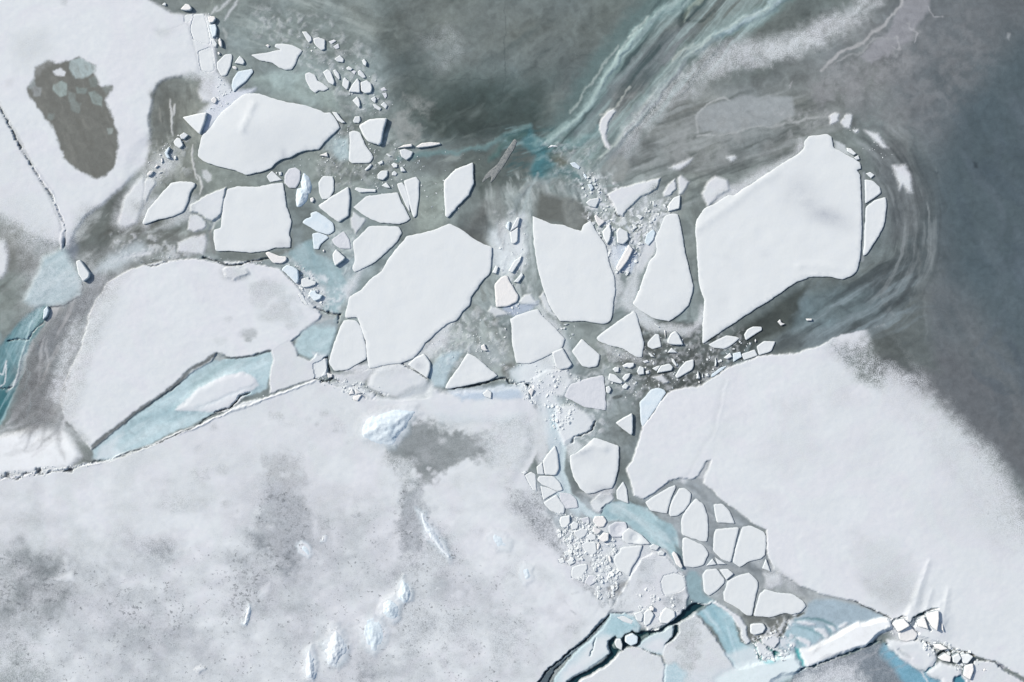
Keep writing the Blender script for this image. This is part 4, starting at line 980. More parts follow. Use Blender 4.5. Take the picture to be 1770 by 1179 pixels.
patch("400,960 470,960 460,1050 430,1100 390,1060", .56, 22, .6, spk=1.1)
patch("505,780 530,782 528,800 508,798", .5, 6, spk=.8)
patch("700,735 730,725 790,745 830,755 850,760 855,785 830,795 790,800 750,830 725,835 710,810 670,785 665,770 690,755", .14, 10, .5, spk=.5, col=(122,130,132))
patch("690,830 725,830 730,890 715,930 690,920", .52, 12, spk=1.1)
patch("700,855 720,850 724,868 706,870", .2, 6, spk=.4)
patch("660,780 720,800 700,820 670,800", .5, 10, spk=1.2)
patch("830,760 900,730 930,760 905,800 880,790 850,800", .62, 14, spk=.2, col=(150,160,164))
patch("840,700 910,700 925,730 900,790 880,840 870,800 860,760", .78, 16, spk=.15)
patch("858,965 885,962 905,975 890,1000 870,1005 855,990", .45, 8, spk=.8)
patch("885,970 900,965 905,990 890,1005", .4, 6, spk=.8)
patch("700,880 760,900 800,960 770,990 720,1000 690,950", .66, 20, spk=1.0)
patch("690,1040 800,1050 840,1120 780,1160 700,1140", .74, 30, spk=.8)
patch("850,1090 890,1080 910,1110 890,1150 840,1140", .62, 14, spk=.6)
patch("620,1150 650,1160 640,1200 615,1200", .5, 10, spk=.3)
patch("880,840 930,850 970,930 1010,1000 1048,1040 1045,1052 1000,1010 960,960 920,920 880,880", .60, 9, 1.4, 1.05, col=(140,147,153))
patch("905,880 940,890 975,940 1000,985 970,970 930,930", .50, 8, 1.6, 1.1)
patch("1000,990 1050,1030 1045,1050 1010,1020", .55, 6, 1.2, .5)
for x_, y_, r_ in ((870,1010,7),(880,1080,8),(905,1090,9),(900,1105,7),(560,905,14),(480,720,12),(500,735,14),(540,770,10),(590,740,8),(620,890,10),(780,880,12),(560,715,9),(835,700,9),(680,1000,14),(760,950,12),(820,905,10),(300,870,20),(350,820,16),(992,1085,9),(948,1092,8)):
    patch([(x_ + r_ * math.cos(t) * 1.2, y_ + r_ * math.sin(t) * .8) for t in np.arange(0, 6.2, .7)], .66, r_ * .5, 1.2, .4, op=.8)
put(area("130,920 250,900 330,820 420,740 600,690 640,800 560,860 420,830 420,900 300,920 220,915 150,960", 24, 2, 14), snow=.94, spk=.12, op=.75)
put(area("720,850 850,830 900,900 960,960 1030,1050 960,1120 920,1040 860,1000 800,960 760,900", 16, 2, 8), snow=.93, spk=.2, op=.8)
for P_ in ("90,1000 125,990 130,1002 100,1006", "180,975 195,980 220,1000 200,995", "270,965 285,965 285,972 272,973", "455,1015 468,1010 466,1025 446,1030", "460,905 475,905 475,915 462,914"):
    put(area(P_, 5, .8, 2), snow=.97, spk=0, op=.85, dh=.04)
put(area("337,1158 350,1150 358,1156 345,1165", 3, .5), snow=1, dh=.15)
# crushed seam between the sheets: ragged cracks and snow crests
crack("-10,832 12,822 30,826 45,815 62,820 70,812 78,822 90,815 105,816 122,812 130,808 150,803 165,799", 1.2, .3, .6, 3)
put(line("-10,828 40,820 100,812 170,800 240,778 330,742 400,710 460,688 545,658", 3.2, 1.6, .6, 2), snow=1, dh=.16)
crack("165,797 200,791 232,780 262,770 300,755 335,738 365,718 385,712", 1.5, .2, .5, 1.5)
for x_, y_ in ((68,814),(122,812),(14,820)):
    put(area([(x_-5,y_-5),(x_+4,y_-6),(x_+3,y_+5),(x_-4,y_+4)], 1.2, .6, 2.5), col=(80,86,90), snow=.2, dh=-.22)
crack("545,655 555,640 560,622 566,618 568,640 575,650 572,658 562,660", 2.4, .5, .5, 1.5)
crack("555,660 575,655 592,660 600,655 610,660 618,650 632,640 645,635 658,628", 2.2, .45, .8, 3)
crack("598,672 612,665 618,672 632,688", 2.0, .4, .6, 2)
for s_ in ("640,676 650,682 645,690", "656,680 670,680 668,686 660,684", "590,664 600,668", "605,656 612,650"):
    crack(s_, 1.8, .4, .5, 1.5)
region('snow_mound', 'snow mound', 'smooth rounded snow mound below the central floe, beside the crushed seam', "633,668 640,652 655,634 675,630 695,630 720,642 738,655 735,668 712,676 688,685 665,684 640,672", 3, .35, .93, hsoft=10, group='floes around the large central floe')
crack("660,632 675,627 690,624 698,630 715,640 738,654", 1.8, .35, .4, 1)
put(area("685,690 710,672 740,668 720,700 690,705", 8), snow=.6, col=(166,180,182))
put(area("740,640 765,612 800,605 780,640 768,670 745,670", 5), col=(176,198,206), snow=.15, h=.05, wet=.6)
put(area("775,675 870,665 920,675 915,700 850,695 790,700", 8, 1, 4), snow=.5, col=(172,196,214), dh=-.04)
put(area("740,700 900,690 915,710 880,730 760,730 740,715", 10, 1, 4), snow=.6, col=(186,204,214), op=.8)
put(area("640,600 690,590 735,560 700,610 650,640 620,650", 8), snow=.85, op=.4)
put(line("600,640 640,632 680,612 730,598", 8, 6, .8), snow=1, dh=.06)
put(area("730,610 745,590 765,580 750,610", 5), snow=.8, op=.7)
put(area("575,662 640,690 700,700 930,702 930,684 900,672 870,668 770,680 745,672 735,690 660,688 620,668", 7, 1, 3), snow=.9, col=(196,206,212), h=.2)
put(area("630,694 920,694 920,720 640,720", 9, 1), snow=.92, h=.22)
put(area("690,684 720,672 745,662 750,680 720,694", 7, 1, 3), snow=.62, col=(170,182,186))
put(area("778,680 830,674 870,668 905,676 900,690 850,692 800,694", 6, 1, 4), snow=.4, col=(168,192,214))
put(area("570,645 600,648 630,640 660,630 650,640 625,668 590,664", 5, .8, 2), snow=.8, h=.1)
crack("768,672 800,668 840,662 855,656 875,652 880,662 890,664 905,660 912,666", 2.0, .4, .6, 2.5)
crack("905,665 918,662 916,690 925,700 928,706", 2, .4, .6, 3)
put(area("868,625 885,625 895,645 880,655 865,640", 6), col=(104,108,104), op=.9)
put(area("940,560 960,550 975,580 985,620 960,640 935,600", 10), snow=.6, grain=1)
# white and turquoise strip running down through the middle right
put(area("880,640 920,620 950,640 960,690 990,720 1000,750 960,780 945,760 930,700 900,680", 9, 1, 4), snow=.8, col=(186,208,214))
put(area("945,700 960,705 965,740 975,770 972,830 985,870 1010,880 1000,890 960,860 955,790 945,750", 6, 1), snow=.6, col=(176,206,216))
put(area("950,720 962,720 965,740 955,745", 3), snow=.35, col=(170,206,218))
put(line("972,770 970,820 985,855 1015,885 1040,895", 9, 3, .6), snow=.45, col=(176,204,212), dh=-.06)
region('snow_patch', 'snow patch', 'white drifted snow with a dark curved crack, above the big rounded floe', "960,705 990,700 1015,715 1028,735 1010,750 985,760 975,770 962,740", 5, .3, .92, grain=.7)
crack("1028,730 1024,742 1008,750 992,755 988,764", 2.4, .5, .4, 1.5)
region('ice_floe', 'ice floe', 'faint crumbly slab left of the crumbly slab with a straight right side', "921,655 944,642 982,640 989,663 974,685 956,683 941,673", 4, .2, .88, grain=.7, group='small rubble in the dark channel right of the middle')
crack("1038,872 1046,880 1040,886", 2.5, .4)
put(area("1025,845 1058,843 1062,852 1050,862 1060,868 1040,862", 3), snow=.3, col=(130,138,142))
region('snow_patch', 'snow patch', 'small snow wedge between the big rounded floe and the turquoise pool', "1022,866 1040,852 1058,852 1062,862 1048,872 1035,885 1025,880", 3, .2, .95)
# turquoise pool with the log
POOL4 = "1036,892 1048,872 1058,866 1085,870 1115,878 1130,892 1160,905 1168,918 1172,935 1178,960 1180,985 1165,965 1152,950 1140,945 1125,942 1105,925 1085,905 1070,898 1050,900"
region('meltwater_pond', None, None, POOL4, 3, -.06, .0, col=(172,199,206), kind='structure', wet=.8)
put(line("1062,884 1100,900 1130,925", 7, 5, .8, 2), col=(190,210,216), op=.8)
put(area("1060,870 1085,872 1080,890 1055,892", 6), col=(186,206,212), op=.7)
put(area("1140,905 1168,915 1172,940 1150,940", 8), col=(140,166,176), op=.6)
put(area("1168,940 1180,950 1182,985 1170,970", 3), col=(120,136,140), snow=0)
def pond_marks(P, ang, light=(214,228,233), dark=(150,180,190), op=.6, su=60, sv=9, seed=0):
    streak(P, ang, su, sv, light, dark, op, 6, thr=.08, seed=30 + seed)
pond_marks(LONG, -.5, (206,224,230), (158,186,194), .6)
pond_marks(POOL4, .6, (206,222,228), (146,176,186), .6, 50, 10, 1)
pond_marks(POOL2, -.5, (200,218,224), (158,182,190), .5, 40, 10, 2)
pond_marks(POOL3, 1.0, (186,204,210), (136,164,172), .5, 50, 12, 3)
pond_marks(POND, -.6, (200,214,219), (146,170,178), .6, 50, 9, 4)
pond_marks(LEAD, -1.1, (150,184,192), (62,104,112), .8, 60, 6, 5)
put(area("900,690 950,700 960,770 950,860 985,900 1030,960 1070,1030 1075,1060 1030,1060 985,990 930,900 890,830 915,770", 12, 1), h=.12)
put(area("925,700 945,720 950,780 935,820 925,790", 8, 1, 3), snow=.8)
# rough plate and crushed field
put(area("985,905 1040,900 1100,930 1150,950 1180,990 1190,1030 1160,1080 1100,1085 1060,1060 1070,1010 1020,1000 985,950", 8, 1, 4), snow=.72, grain=1.2)
region('ice_plate', 'ice plate', 'rough snow-covered plate with lit left edge, below the jumbled blocks', "1055,1052 1072,1028 1090,995 1105,970 1125,955 1150,962 1168,982 1185,996 1190,1030 1186,1052 1168,1068 1156,1080 1122,1086 1108,1072 1098,1058 1075,1058", 3, .28, .86, grain=1.2, rough=2)
for P_, s_ in (("1105,970 1130,960 1125,1000 1100,1020", .55), ("1146,1030 1185,1022 1178,1055 1150,1045", .35), ("1060,1005 1085,1000 1070,1030 1050,1030", .15), ("1110,980 1135,990 1130,1010 1105,1000", .6), ("1085,1030 1110,1025 1105,1045 1085,1045", .75)):
    put(area(P_, 6, 1.5, 4), snow=s_, grain=1.5, op=.85)
put(area("1050,1012 1086,1003 1070,1030 1052,1034", 4, 1, 2), col=(150,154,156), snow=.05)
wisps(40, (960, 900, 1060, 1060), -.9, (226,230,236), 2, 6, 6, 20, .7, .95, .8)
wisps(30, (960, 900, 1080, 1060), -.9, (126,134,142), 1, 4, 6, 18, .7, .2, .8)
wisps(24, (1040, 920, 1060, 950), -.9, (120,146,172), 1, 4, 6, 14, .8, .2, .8)
wisps(20, (1085, 1030, 1150, 1080), -.9, (226,230,236), 2, 6, 6, 20, .6, .95, .8)
wisps(24, (925, 600, 1000, 700), -.7, (228,232,236), 2, 8, 10, 30, .4, .95, .8)
wisps(30, (1100, 350, 1150, 430), -1.0, (220,226,232), 2, 6, 6, 18, .8, .9, .8)
wisps(18, (1100, 360, 1150, 440), -1.0, (108,118,126), 1, 4, 6, 18, .7, .1, .8)
put(area("1115,420 1140,395 1130,440 1110,470 1095,460", 6), snow=.85)
put(area("1060,425 1080,420 1100,440 1090,470 1065,465 1055,445", 7), snow=.5, col=(160,180,205))
wisps(22, (1035, 380, 1095, 470), -1.0, (190,206,226), 2, 5, 6, 18, .8, .6, .8)
# soft pieces around the middle
R_ = 'floes right of the central floe'
region('ice_floe', 'ice floe', 'white floe fading away at its lower right, above the four small shards', pts("975,735 1080,690 1200,655 1345,620 1320,690 1200,760 1130,820 1080,890 1045,870 1010,800", (800,150,3.93)), 3, .35, .95, group=R_)
put(area("1130,320 1145,325 1110,370 1080,385 1085,360 1110,340", 9), snow=.25, grain=2, op=.85)
crack("1048,336 1055,348 1062,362 1066,372 1076,378", 1.6, .3)
region('ice_floe', 'ice floe', 'small three-sided slab with a soft lower side, left of a pair by the strait', pts("1360,720 1395,670 1440,628 1445,690 1410,730 1370,745", (800,150,3.93)), 2.5, .3, .92, group=R_)
region('ice_floe', 'ice floe', 'small slab with a frosted right side, right of a pair by the strait', pts("1460,620 1480,605 1530,650 1520,690 1490,730 1465,740", (800,150,3.93)), 3.5, .3, .88, group=R_)
region('ice_floe', 'ice floe', 'fin-like white slab at the upper left shoulder of the big oval floe', pts("260,590 290,520 330,485 390,510 410,560 350,600 290,650", (1130,150,3.144)), 4, .3, .93, group='fragments around the big floe at the right')
for k_, (s_, lb, wd) in enumerate((("950,160 985,140 1005,150 1000,190 960,205", 'small frosted slab above the top of the big oval floe, left of two', 3), ("1015,190 1050,145 1080,150 1070,225 1030,215", 'small frosted slab above the top of the big oval floe, right of two', 3), ("1150,240 1220,260 1280,335 1250,335 1190,280", 'long white drift curving off to the right of the big oval floe', 4), ("1300,430 1370,430 1400,490 1407,575 1385,570 1355,530 1335,560 1320,500", 'white forked patch standing apart on the right, with a grey notch', 5), ("400,380 440,372 450,385 420,402", 'tiny pale patch on grey ice left of the big oval floe', 4), ("80,440 140,410 212,388 170,425 130,452", 'pointed snow wisp on grey ice above the pair of small slabs', 4), ("1085,235 1115,230 1118,245 1095,245", 'tiny frosted scrap right of the two frosted slabs', 3))):
    region(('snow_patch' if k_ != 0 and k_ != 1 else 'ice_floe'), ('snow patch' if k_ > 1 else 'ice floe'), lb, pts(s_, (1130,150,3.144)), wd, .16, .93, grain=1.2, group='fragments around the big floe at the right')
put(area(pts("980,290 1040,310 1060,360 1110,420 1060,375 985,335", (1130,150,3.144)), 3), snow=.4, col=(172,182,184))
put(line("1492,300 1492,340 1490,380 1492,420 1490,450", 5, 2, .4), col=(150,158,162), snow=0)
put(area("1440,265 1470,280 1490,305 1500,330 1530,345 1500,310", 6), col=(150,158,158), op=.6)
region('snow_patch', 'snow patch', 'snowy scrap touching the lower edge of the bell-shaped block at the middle', pts("1370,475 1400,430 1440,425 1480,480 1485,505 1400,495", (550,400,3.93)), 3, .25, .9, group=R_)
region('snow_patch', 'snow patch', 'pale scrap at the lower left of the bell-shaped block at the middle', pts("1150,545 1170,510 1230,520 1300,560 1200,582", (550,400,3.93)), 3, .2, .8, group=R_)
put(area("870,520 900,525 930,520 915,540 885,546 868,535", 5), col=(156,174,202), snow=.35, op=.7)
region('snow_patch', 'snow patch', 'thin snow sliver along the lower left edge of the tall tapering floe', pts("400,640 430,600 470,700 520,790 440,730", (830,350,3.93)), 3, .25, .85, group=R_)
region('ice_floe', 'ice floe', 'soft four-sided slab under the broad flat-edged block of the rubble', pts("970,515 1040,500 1085,555 1050,570", (880,520,3.93)), 3, .3, .85, group='small rubble in the dark channel right of the middle')
region('ice_floe', 'ice floe', 'rounded pale slab between the kite-shaped slab and the large five-sided slab', pts("415,780 440,742 520,782 470,850 445,885 420,840", (500,180,3.93)), 2.5, .2, .85, group='chips in the channel between the shield-shaped block and the four-sided slabs')
put(line(pts("930,190 960,185 1000,150 1035,140 1080,80 1110,30 1135,0", (800,150,3.93)), 3, 2, .5, 2), col=(176,182,178), op=.8, dh=.05)
region('snow_ridge', 'snow ridge', 'curved white snow ridge lying along the grey and turquoise veins', pts("925,260 945,215 985,165 1025,148 1038,165 1000,215 975,285 965,320 975,370 1008,400 1000,420 962,400 935,330 922,290", (800,150,3.93)), 2.5, .25, .8, col=(186,190,188))
put(area("868,385 905,375 912,420 905,460 870,465 856,430", 12, 1, 4), snow=.6)
put(area("885,415 900,400 905,430 895,440", 7), snow=.95, op=.8)
put(line("906,445 902,470 895,490", 3, 2, .4, 0, 2), snow=.8)
put(area("770,600 860,590 880,620 840,640 800,610", 12), col=(160,172,176), snow=.1, op=.6)
put(area("560,222 600,240 605,270 590,280 575,265 560,260", 8, 1), col=(176,194,198), snow=.1, op=.6)
put(area("578,240 602,240 603,275 585,278 578,262", 4, .8), col=(170,190,194))
put(line("570,290 560,320 545,345", 8, 6, 1, 2), col=(156,166,164), op=.6)
# little marks on the big floes' neighbourhood
wisps(14, (1240, 600, 1300, 640), -.3, (150,166,170), 3, 8, 10, 30, .6)
# the turquoise flats and the open leads at the bottom
T1 = pts("1190,720 1240,690 1310,632 1400,680 1450,760 1480,840 1500,900 1540,930 1577,950 1577,1080 1460,1075 1400,970 1330,850 1240,735", (900,880,3.9425))
region('meltwater_pond', None, None, T1, 3, .0, .0, col=(166,199,209), kind='structure', wet=.8)
put(area("1255,1130 1300,1115 1330,1125 1380,1130 1390,1160 1330,1190 1290,1180 1270,1150", 8), snow=.75, col=(160,206,216))
pond_marks(T1, 1.0, (206,226,234), (136,178,192), .65, 60, 9, 6)
for s_ in ("1218,1055 1235,1075 1240,1090", "1258,1085 1268,1110 1275,1135", "1250,1130 1262,1135"):
    put(line(s_, 4, 3, .8), col=(190,216,226), op=.8, dh=.03)
region('snow_ridge', 'snow ridge', 'thin bright raised rim curving down the right side of the turquoise flat', pts("1305,640 1330,632 1380,660 1440,705 1500,740 1530,790 1538,860 1570,905 1540,920 1510,880 1490,810 1440,750 1380,680", (900,880,3.9425)), 1.6, .38, 1.0)
GS = pts("1070,790 1100,760 1190,722 1230,745 1300,850 1380,960 1460,1075 1500,1110 1480,1300 970,1300 985,1179 990,1060 960,980 990,930 1050,880 1080,840", (900,880,3.9425))
region('ice_plate', 'ice plate', 'grey-veined snow plate shaped like a tall triangle, at the bottom edge', GS, 2.5, .34, .9, grain=1)
patch("1170,1070 1200,1060 1215,1100 1200,1150 1170,1120", .62, 9, 1.2, .3)
patch("1185,1090 1205,1085 1190,1180 1160,1179", .68, 9, 1.2, .3)
put(area("1240,1150 1290,1150 1300,1200 1200,1210 1150,1180 1145,1160 1165,1150 1190,1165", 10), snow=.8, col=(170,208,220), op=.6)
put(area("1150,1150 1168,1145 1185,1160 1170,1200 1148,1200", 6), snow=.35, col=(166,202,214))
GB = pts("320,1300 330,1179 450,1110 560,1075 650,1000 700,955 770,930 850,950 920,995 960,1010 985,1080 975,1179 960,1300", (900,880,3.9425))
region('ice_plate', 'ice plate', 'pale wrinkled snow plate right of the open lead at the bottom edge', GB, 2.5, .32, .93, grain=1)
TQ = pts("600,712 720,702 780,745 822,800 805,845 760,838 712,855 690,880 640,880 618,930 600,990 520,1050 400,1110 320,1165 300,1300 200,1300 240,1150 290,1080 400,950 500,862 555,790", (900,880,3.9425))
region('ice_floe', 'ice floe', 'long turquoise-and-white floe between the two dark cracks at the bottom', TQ, 2.5, .22, .55, group='blocks frozen into the rough plate at the bottom', col=(150,196,208))
put(area(pts("300,1100 420,980 520,880 600,870 610,960 560,1020 430,1090 350,1140 250,1250", (900,880,3.9425)), 10), snow=.97, op=.95)
put(area(pts("600,730 720,715 800,800 760,830 640,870 570,840", (900,880,3.9425)), 8), snow=.1, col=(158,196,206), op=.8)
crack(" ".join("%.1f,%.1f" % p for p in pts("520,870 500,920 490,960 470,1000", (900,880,3.9425))), 1.3, .25)
crack(" ".join("%.1f,%.1f" % p for p in pts("610,710 660,702 720,702 770,718", (900,880,3.9425))), 1.3, .2)
TW = pts("800,930 870,865 950,832 1030,792 1055,850 1040,888 990,915 968,990 930,992 870,962 820,945", (900,880,3.9425))
region('ice_floe', 'ice floe', 'white slab with a turquoise upper edge, right of the round blocks in the lead', TW, 2.5, .25, .75, col=(130,190,200), group='blocks frozen into the rough plate at the bottom')
put(area(pts("840,930 900,890 960,880 1000,900 970,980 900,970", (900,880,3.9425)), 7), snow=.98)
crack(" ".join("%.1f,%.1f" % p for p in pts("830,950 870,965 900,985 930,993", (900,880,3.9425))), 1.3, .25)
def lead(P, view=None, soft=2, depth=1.0, edge=(30,92,98), warp=.4):
    P = pts(P, view) if isinstance(P, str) else P
    put(area(P, 5, warp, 1, 3), col=edge, op=.45, dh=0)
    a = area(P, soft, warp, 1.5); put(a, snow=0, col=(16,44,50), dh=-depth, wet=1)
VK = (900, 880, 3.9425)
lead("330,1179 250,1260 340,1260 400,1165 500,1112 600,1060 655,1000 668,965 640,960 615,985 570,1040 500,1080 400,1130", VK)
lead("600,905 640,872 660,880 640,908 625,935 642,962 625,985 602,960", VK)
lead("688,935 695,880 712,852 760,836 800,858 815,880 800,918 760,935 700,945 690,965", VK, 1.5, .7)
lead("800,850 845,832 868,842 830,868 815,880", VK, 1.5, .8)
lead("870,840 900,815 960,822 1005,785 1060,745 1110,690 1170,645 1220,640 1262,645 1205,690 1135,735 1080,770 1050,785 1015,805 980,835 930,835 885,850", VK, 2, .9)
lead("1058,795 1080,790 1082,840 1045,885 1000,912 1040,870", VK, 1.5, .8)
put(line(pts("870,815 900,822 940,818", VK), 4, 1.5, .5, 2), snow=1, dh=.25, h=.3)
put(line(pts("1215,645 1250,650 1285,640 1310,630", VK), 3, 1.5, .5, 2), snow=1, h=.3)
# left-hand lead, skinned over with thin grey ice
put(area(pts("60,1250 120,1179 200,1080 300,1000 400,930 480,860 540,800 600,722 598,745 560,805 500,868 420,940 330,1015 250,1090 200,1179 160,1250", VK), 2, .5, 2), col=(92,106,114), snow=0, h=-.1, wet=.6)
crack(" ".join("%.1f,%.1f" % p for p in pts("60,1250 125,1175 205,1078 300,1000 400,930 480,858 540,798 600,720", VK)), 2.2, .55, .5, 1.5)
crack(" ".join("%.1f,%.1f" % p for p in pts("180,1210 240,1100 280,1055 340,1000", VK)), 1.8, .5, .5, 1.5)
for s_ in ("960,1140 985,1112", "968,1150 1000,1115"):
    put(line(s_, 3, 2, .4), col=(150,170,180), op=.7)
crack("1172,990 1176,1000 1180,1010", 1.5, .3)
region('meltwater_lead', None, None, pts("1130,560 1120,470 1150,420 1200,430 1235,480 1240,560 1290,610 1310,630 1260,650 1200,640 1150,610", VK), 4, -.03, .0, col=(150,176,184), kind='structure', wet=.8)
put(area(pts("1140,610 1200,630 1190,650 1130,690 1120,650", VK), 4), col=(130,150,156), snow=.0)
# rippled turquoise shelf and the broad white band, lower right
V2 = (1260, 1000, 6.586)
region('meltwater_pond', None, None, pts("560,740 640,560 720,470 850,400 900,290 1000,230 1200,230 1400,290 1574,350 1800,440 1700,520 1500,520 1330,560 1200,640 1050,740 900,800 800,800 700,850 600,810 540,790", V2), 5, .03, .05, col=(162,182,194), kind='structure', wet=.7)
put(area(pts("600,760 640,600 740,500 860,520 1000,560 1080,620 1000,720 850,780 750,800", V2), 5), col=(166,196,206), op=.8)
for s_, c_, w_ in (("850,450 950,455 1060,470 1150,510 1230,560", (84,128,134), 4), ("760,545 850,555 950,590 1050,640 1080,700", (120,158,166), 4), ("1090,540 1150,600 1160,660", (116,156,164), 4), ("640,660 760,680 800,760", (128,164,172), 5), ("700,490 800,470 900,450", (134,164,172), 4)):
    put(line(pts(s_, V2), w_, 3, .4, 0, 2), col=c_, dh=-.08, op=.9)
for s_, w_ in (("780,490 870,500 970,520", 5), ("980,570 1050,590 1100,640 1130,680", 9), ("760,670 840,700 900,740 920,790", 9), ("1130,540 1180,570 1200,600", 5), ("690,740 750,780", 8), ("1250,560 1300,540 1340,500", 7)):
    put(line(pts(s_, V2), w_, 3, .4, 0, 2), snow=.95, dh=.1)
BAND = pts("780,800 900,790 1020,740 1100,690 1200,640 1340,560 1450,500 1574,490 1800,430 1850,470 1870,560 1800,590 1700,640 1574,765 1450,800 1300,850 1100,940 960,1000 880,1020 820,910", V2)
region('snow_bank', 'snow bank', 'broad bright white snow band slanting to the ridge at the lower right', BAND, 4, .2, .5, warp=.4, col=(243,248,250), tilt=.055)
BAND2 = pts("-160,1130 -60,1060 60,1010 400,940 560,870 700,860 760,880 850,1010 760,1090 600,1110 500,1179 450,1300 -160,1400", V2)
region('snow_bank', 'snow bank', 'white and turquoise snow bank at the bottom edge under the turquoise flat', BAND2, 10, .2, .6, col=(214,240,244), tilt=.03)
put(area(pts("740,790 790,800 860,1010 830,1010 770,900", V2), 3), snow=.0, col=(90,170,176), dh=-.1)
put(area(pts("380,940 560,900 600,870 500,960 420,970", V2), 5), snow=.2, col=(90,180,190))
region('snow_heap', 'snow heap', 'small crumbled snow heap at the tip of the grey ice, under the rectangular floe', pts("300,740 380,680 460,640 550,650 555,720 520,800 600,810 680,850 640,900 560,880 480,900 400,920 370,940 320,830", V2), 2.5, .4, .95, rough=4)
for s_ in ("350,700 380,740 430,780 480,830 560,870 590,880", "300,740 330,850 370,940", "520,840 580,850"):
    put(line(pts(s_, V2), 3, 1.6, .8, 3), snow=0, col=(40,110,112), dh=-.3)
put(line(pts("560,660 600,640 640,570 660,500 700,450 780,420 850,390", V2), 3, 1.6, .5, 2), col=(90,96,94), snow=0, dh=-.08)
put(line(pts("190,430 330,435 420,460 560,410 640,400 700,440", V2), 10, 4, .5, 2), col=(108,114,114), snow=0)
# below the ridge
V3 = (1370, 879, 3.93)
region('thin_ice', None, None, pts("-20,1300 0,1130 90,1090 200,1062 400,985 560,920 630,930 660,955 730,1015 830,1085 900,1110 1000,1160 1060,1190 1100,1300", V3), 3, -.05, .1, col=(112,124,134), kind='structure', grain=1.2)
put(area(pts("630,930 660,955 830,1085 1000,1170 1040,1250 800,1250 700,1100 600,980", V3), 8), col=(118,170,192), snow=.05, wet=.6)
put(area(pts("0,1179 100,1110 300,1040 420,1050 500,1179 480,1300 -50,1300", V3), 16, 1, 10), snow=.72, grain=1.4)
wisps(20, (1400, 1130, 1530, 1179), -.4, (150,156,164), 2, 8, 20, 60, .6, .2)
put(line(pts("870,1105 890,1140 920,1179", V3), 3, 1.6, .4), snow=.8)
crack(" ".join("%.1f,%.1f" % p for p in pts("10,1115 90,1083 150,1072 200,1052 260,1025 330,995 400,972 450,952 510,930 560,910 610,902 640,925", V3)), 2.2, .5, .5, 3, col=(70,110,125))
region('snow_bank', 'snow bank', 'lumpy white snow bank with a bluish hollow, below the warm-lit slabs of the ridge', pts("640,890 700,895 770,905 830,895 880,905 950,960 975,1010 968,1055 905,1105 860,1095 830,1085 760,1040 700,985 655,950", V3), 3, .6, 1.0, hsoft=8)
put(line(pts("720,960 770,995 800,1010", V3), 4, 3, .4), snow=.7, dh=-.15)
region('snow_bank', 'snow bank', 'smooth white snow bank at the bottom edge, right of a turquoise crack', pts("905,1112 968,1062 1000,1035 1060,1060 1140,1070 1150,1130 1200,1160 1200,1300 1060,1300 1000,1165 940,1145", V3), 3, .6, 1.0, hsoft=8)
put(line(pts("905,1108 925,1085 960,1070 970,1040", V3), 2.2, 1.2, .4, 1.5), snow=0, col=(110,170,190), dh=-.3)
put(area(pts("1100,1150 1140,1140 1175,1165 1180,1200 1090,1200", V3), 2), snow=0, col=(80,140,160), dh=-.4)
region('ice_floe', 'ice floe', 'smooth greyish slab right of the ridge, cut by the bottom edge', pts("1222,1035 1370,1040 1400,1080 1450,1110 1572,1179 1700,1300 1215,1300 1205,1160", V3), 2.5, .45, .93)
crack(" ".join("%.1f,%.1f" % p for p in pts("1222,1120 1218,1070 1225,1035 1260,1030 1370,1042 1400,1075 1460,1085", V3)), 1.5, .25, .4, 1)
put(area(pts("1385,1052 1460,1083 1420,1100", V3), 2.5), col=(120,124,140), snow=.2, dh=-.1)
# crushed hollows of the ridge
for s_ in ("672,775 690,750 745,733 765,745 790,780 830,830 852,850", "830,895 845,890", "905,912 930,920 985,965", "985,1000 1010,975 1045,965 1060,975 1125,962", "1135,985 1185,975 1225,1003", "1072,1000 1075,1040", "812,780 815,750 850,730 890,705 930,690 982,680", "895,720 905,760 918,800 935,825", "995,770 1000,790", "880,905 905,915"):
    crack(" ".join("%.1f,%.1f" % p for p in pts(s_, V3)), 2.0, .5, .4, 1.5, col=(104,100,86))
put(area(pts("812,800 815,750 850,728 900,700 905,720 850,750 838,795", V3), 2), snow=0, col=(110,104,88), dh=-.9)
put(area(pts("985,985 1030,960 1050,970 1000,1000", V3), 2), snow=0, col=(110,104,88), dh=-.7)
# wind tails of snow behind the ridge
for s_, w_, h_ in (("800,760 850,560 925,355", 15, .16), ("770,740 800,670", 9, .18), ("900,690 940,550", 9, .12), ("1000,770 1030,660 1055,545", 15, .15), ("975,690 1000,640", 8, .12)):
    put(line(pts(s_, V3), w_, 8, .2, 0, 1), snow=1.0, dh=h_)
put(area(pts("660,770 800,740 900,690 1040,740 1040,860 980,960 850,900 700,900", V3), 16, .5), snow=1, dh=.15)
crack(" ".join("%.1f,%.1f" % p for p in pts("400,620 450,645 520,680 580,705 640,730 670,745", V3)), 1.6, .2, .5, 2)
# wide frozen channels between the paved floes stay plain grey ice
for s_ in ("1196,828 1215,838 1240,870 1245,900 1242,960 1232,985", "1233,985 1260,985 1290,985"):
    put(line(s_, 9, 5, .8, 1), col=(158,165,169), op=.7)
# gentle drift relief and thickness changes of every snow surface
for k_ in range(10):
    pass
H += np.clip(S, 0, 1) * (0.035 * fbm(X / 45 + Y / 200, Y / 25, 4, 31) + .012 * fbm(X / 8, Y / 8, 3, 32))
wx_ = (X + WX) * .80 + (Y + WY) * .60; wy_ = -(X + WX) * .60 + (Y + WY) * .80
H += np.clip(S, 0, 1) * .012 * fbm(wx_ / 30, wy_ / 5, 3, 34) * np.clip(fbm(X / 110, Y / 90, 3, 35) * 2 + .4, 0, 1)
S *= 1 - .05 * np.clip(fbm(X / 70, Y / 50, 4, 33) + .1, 0, 1)

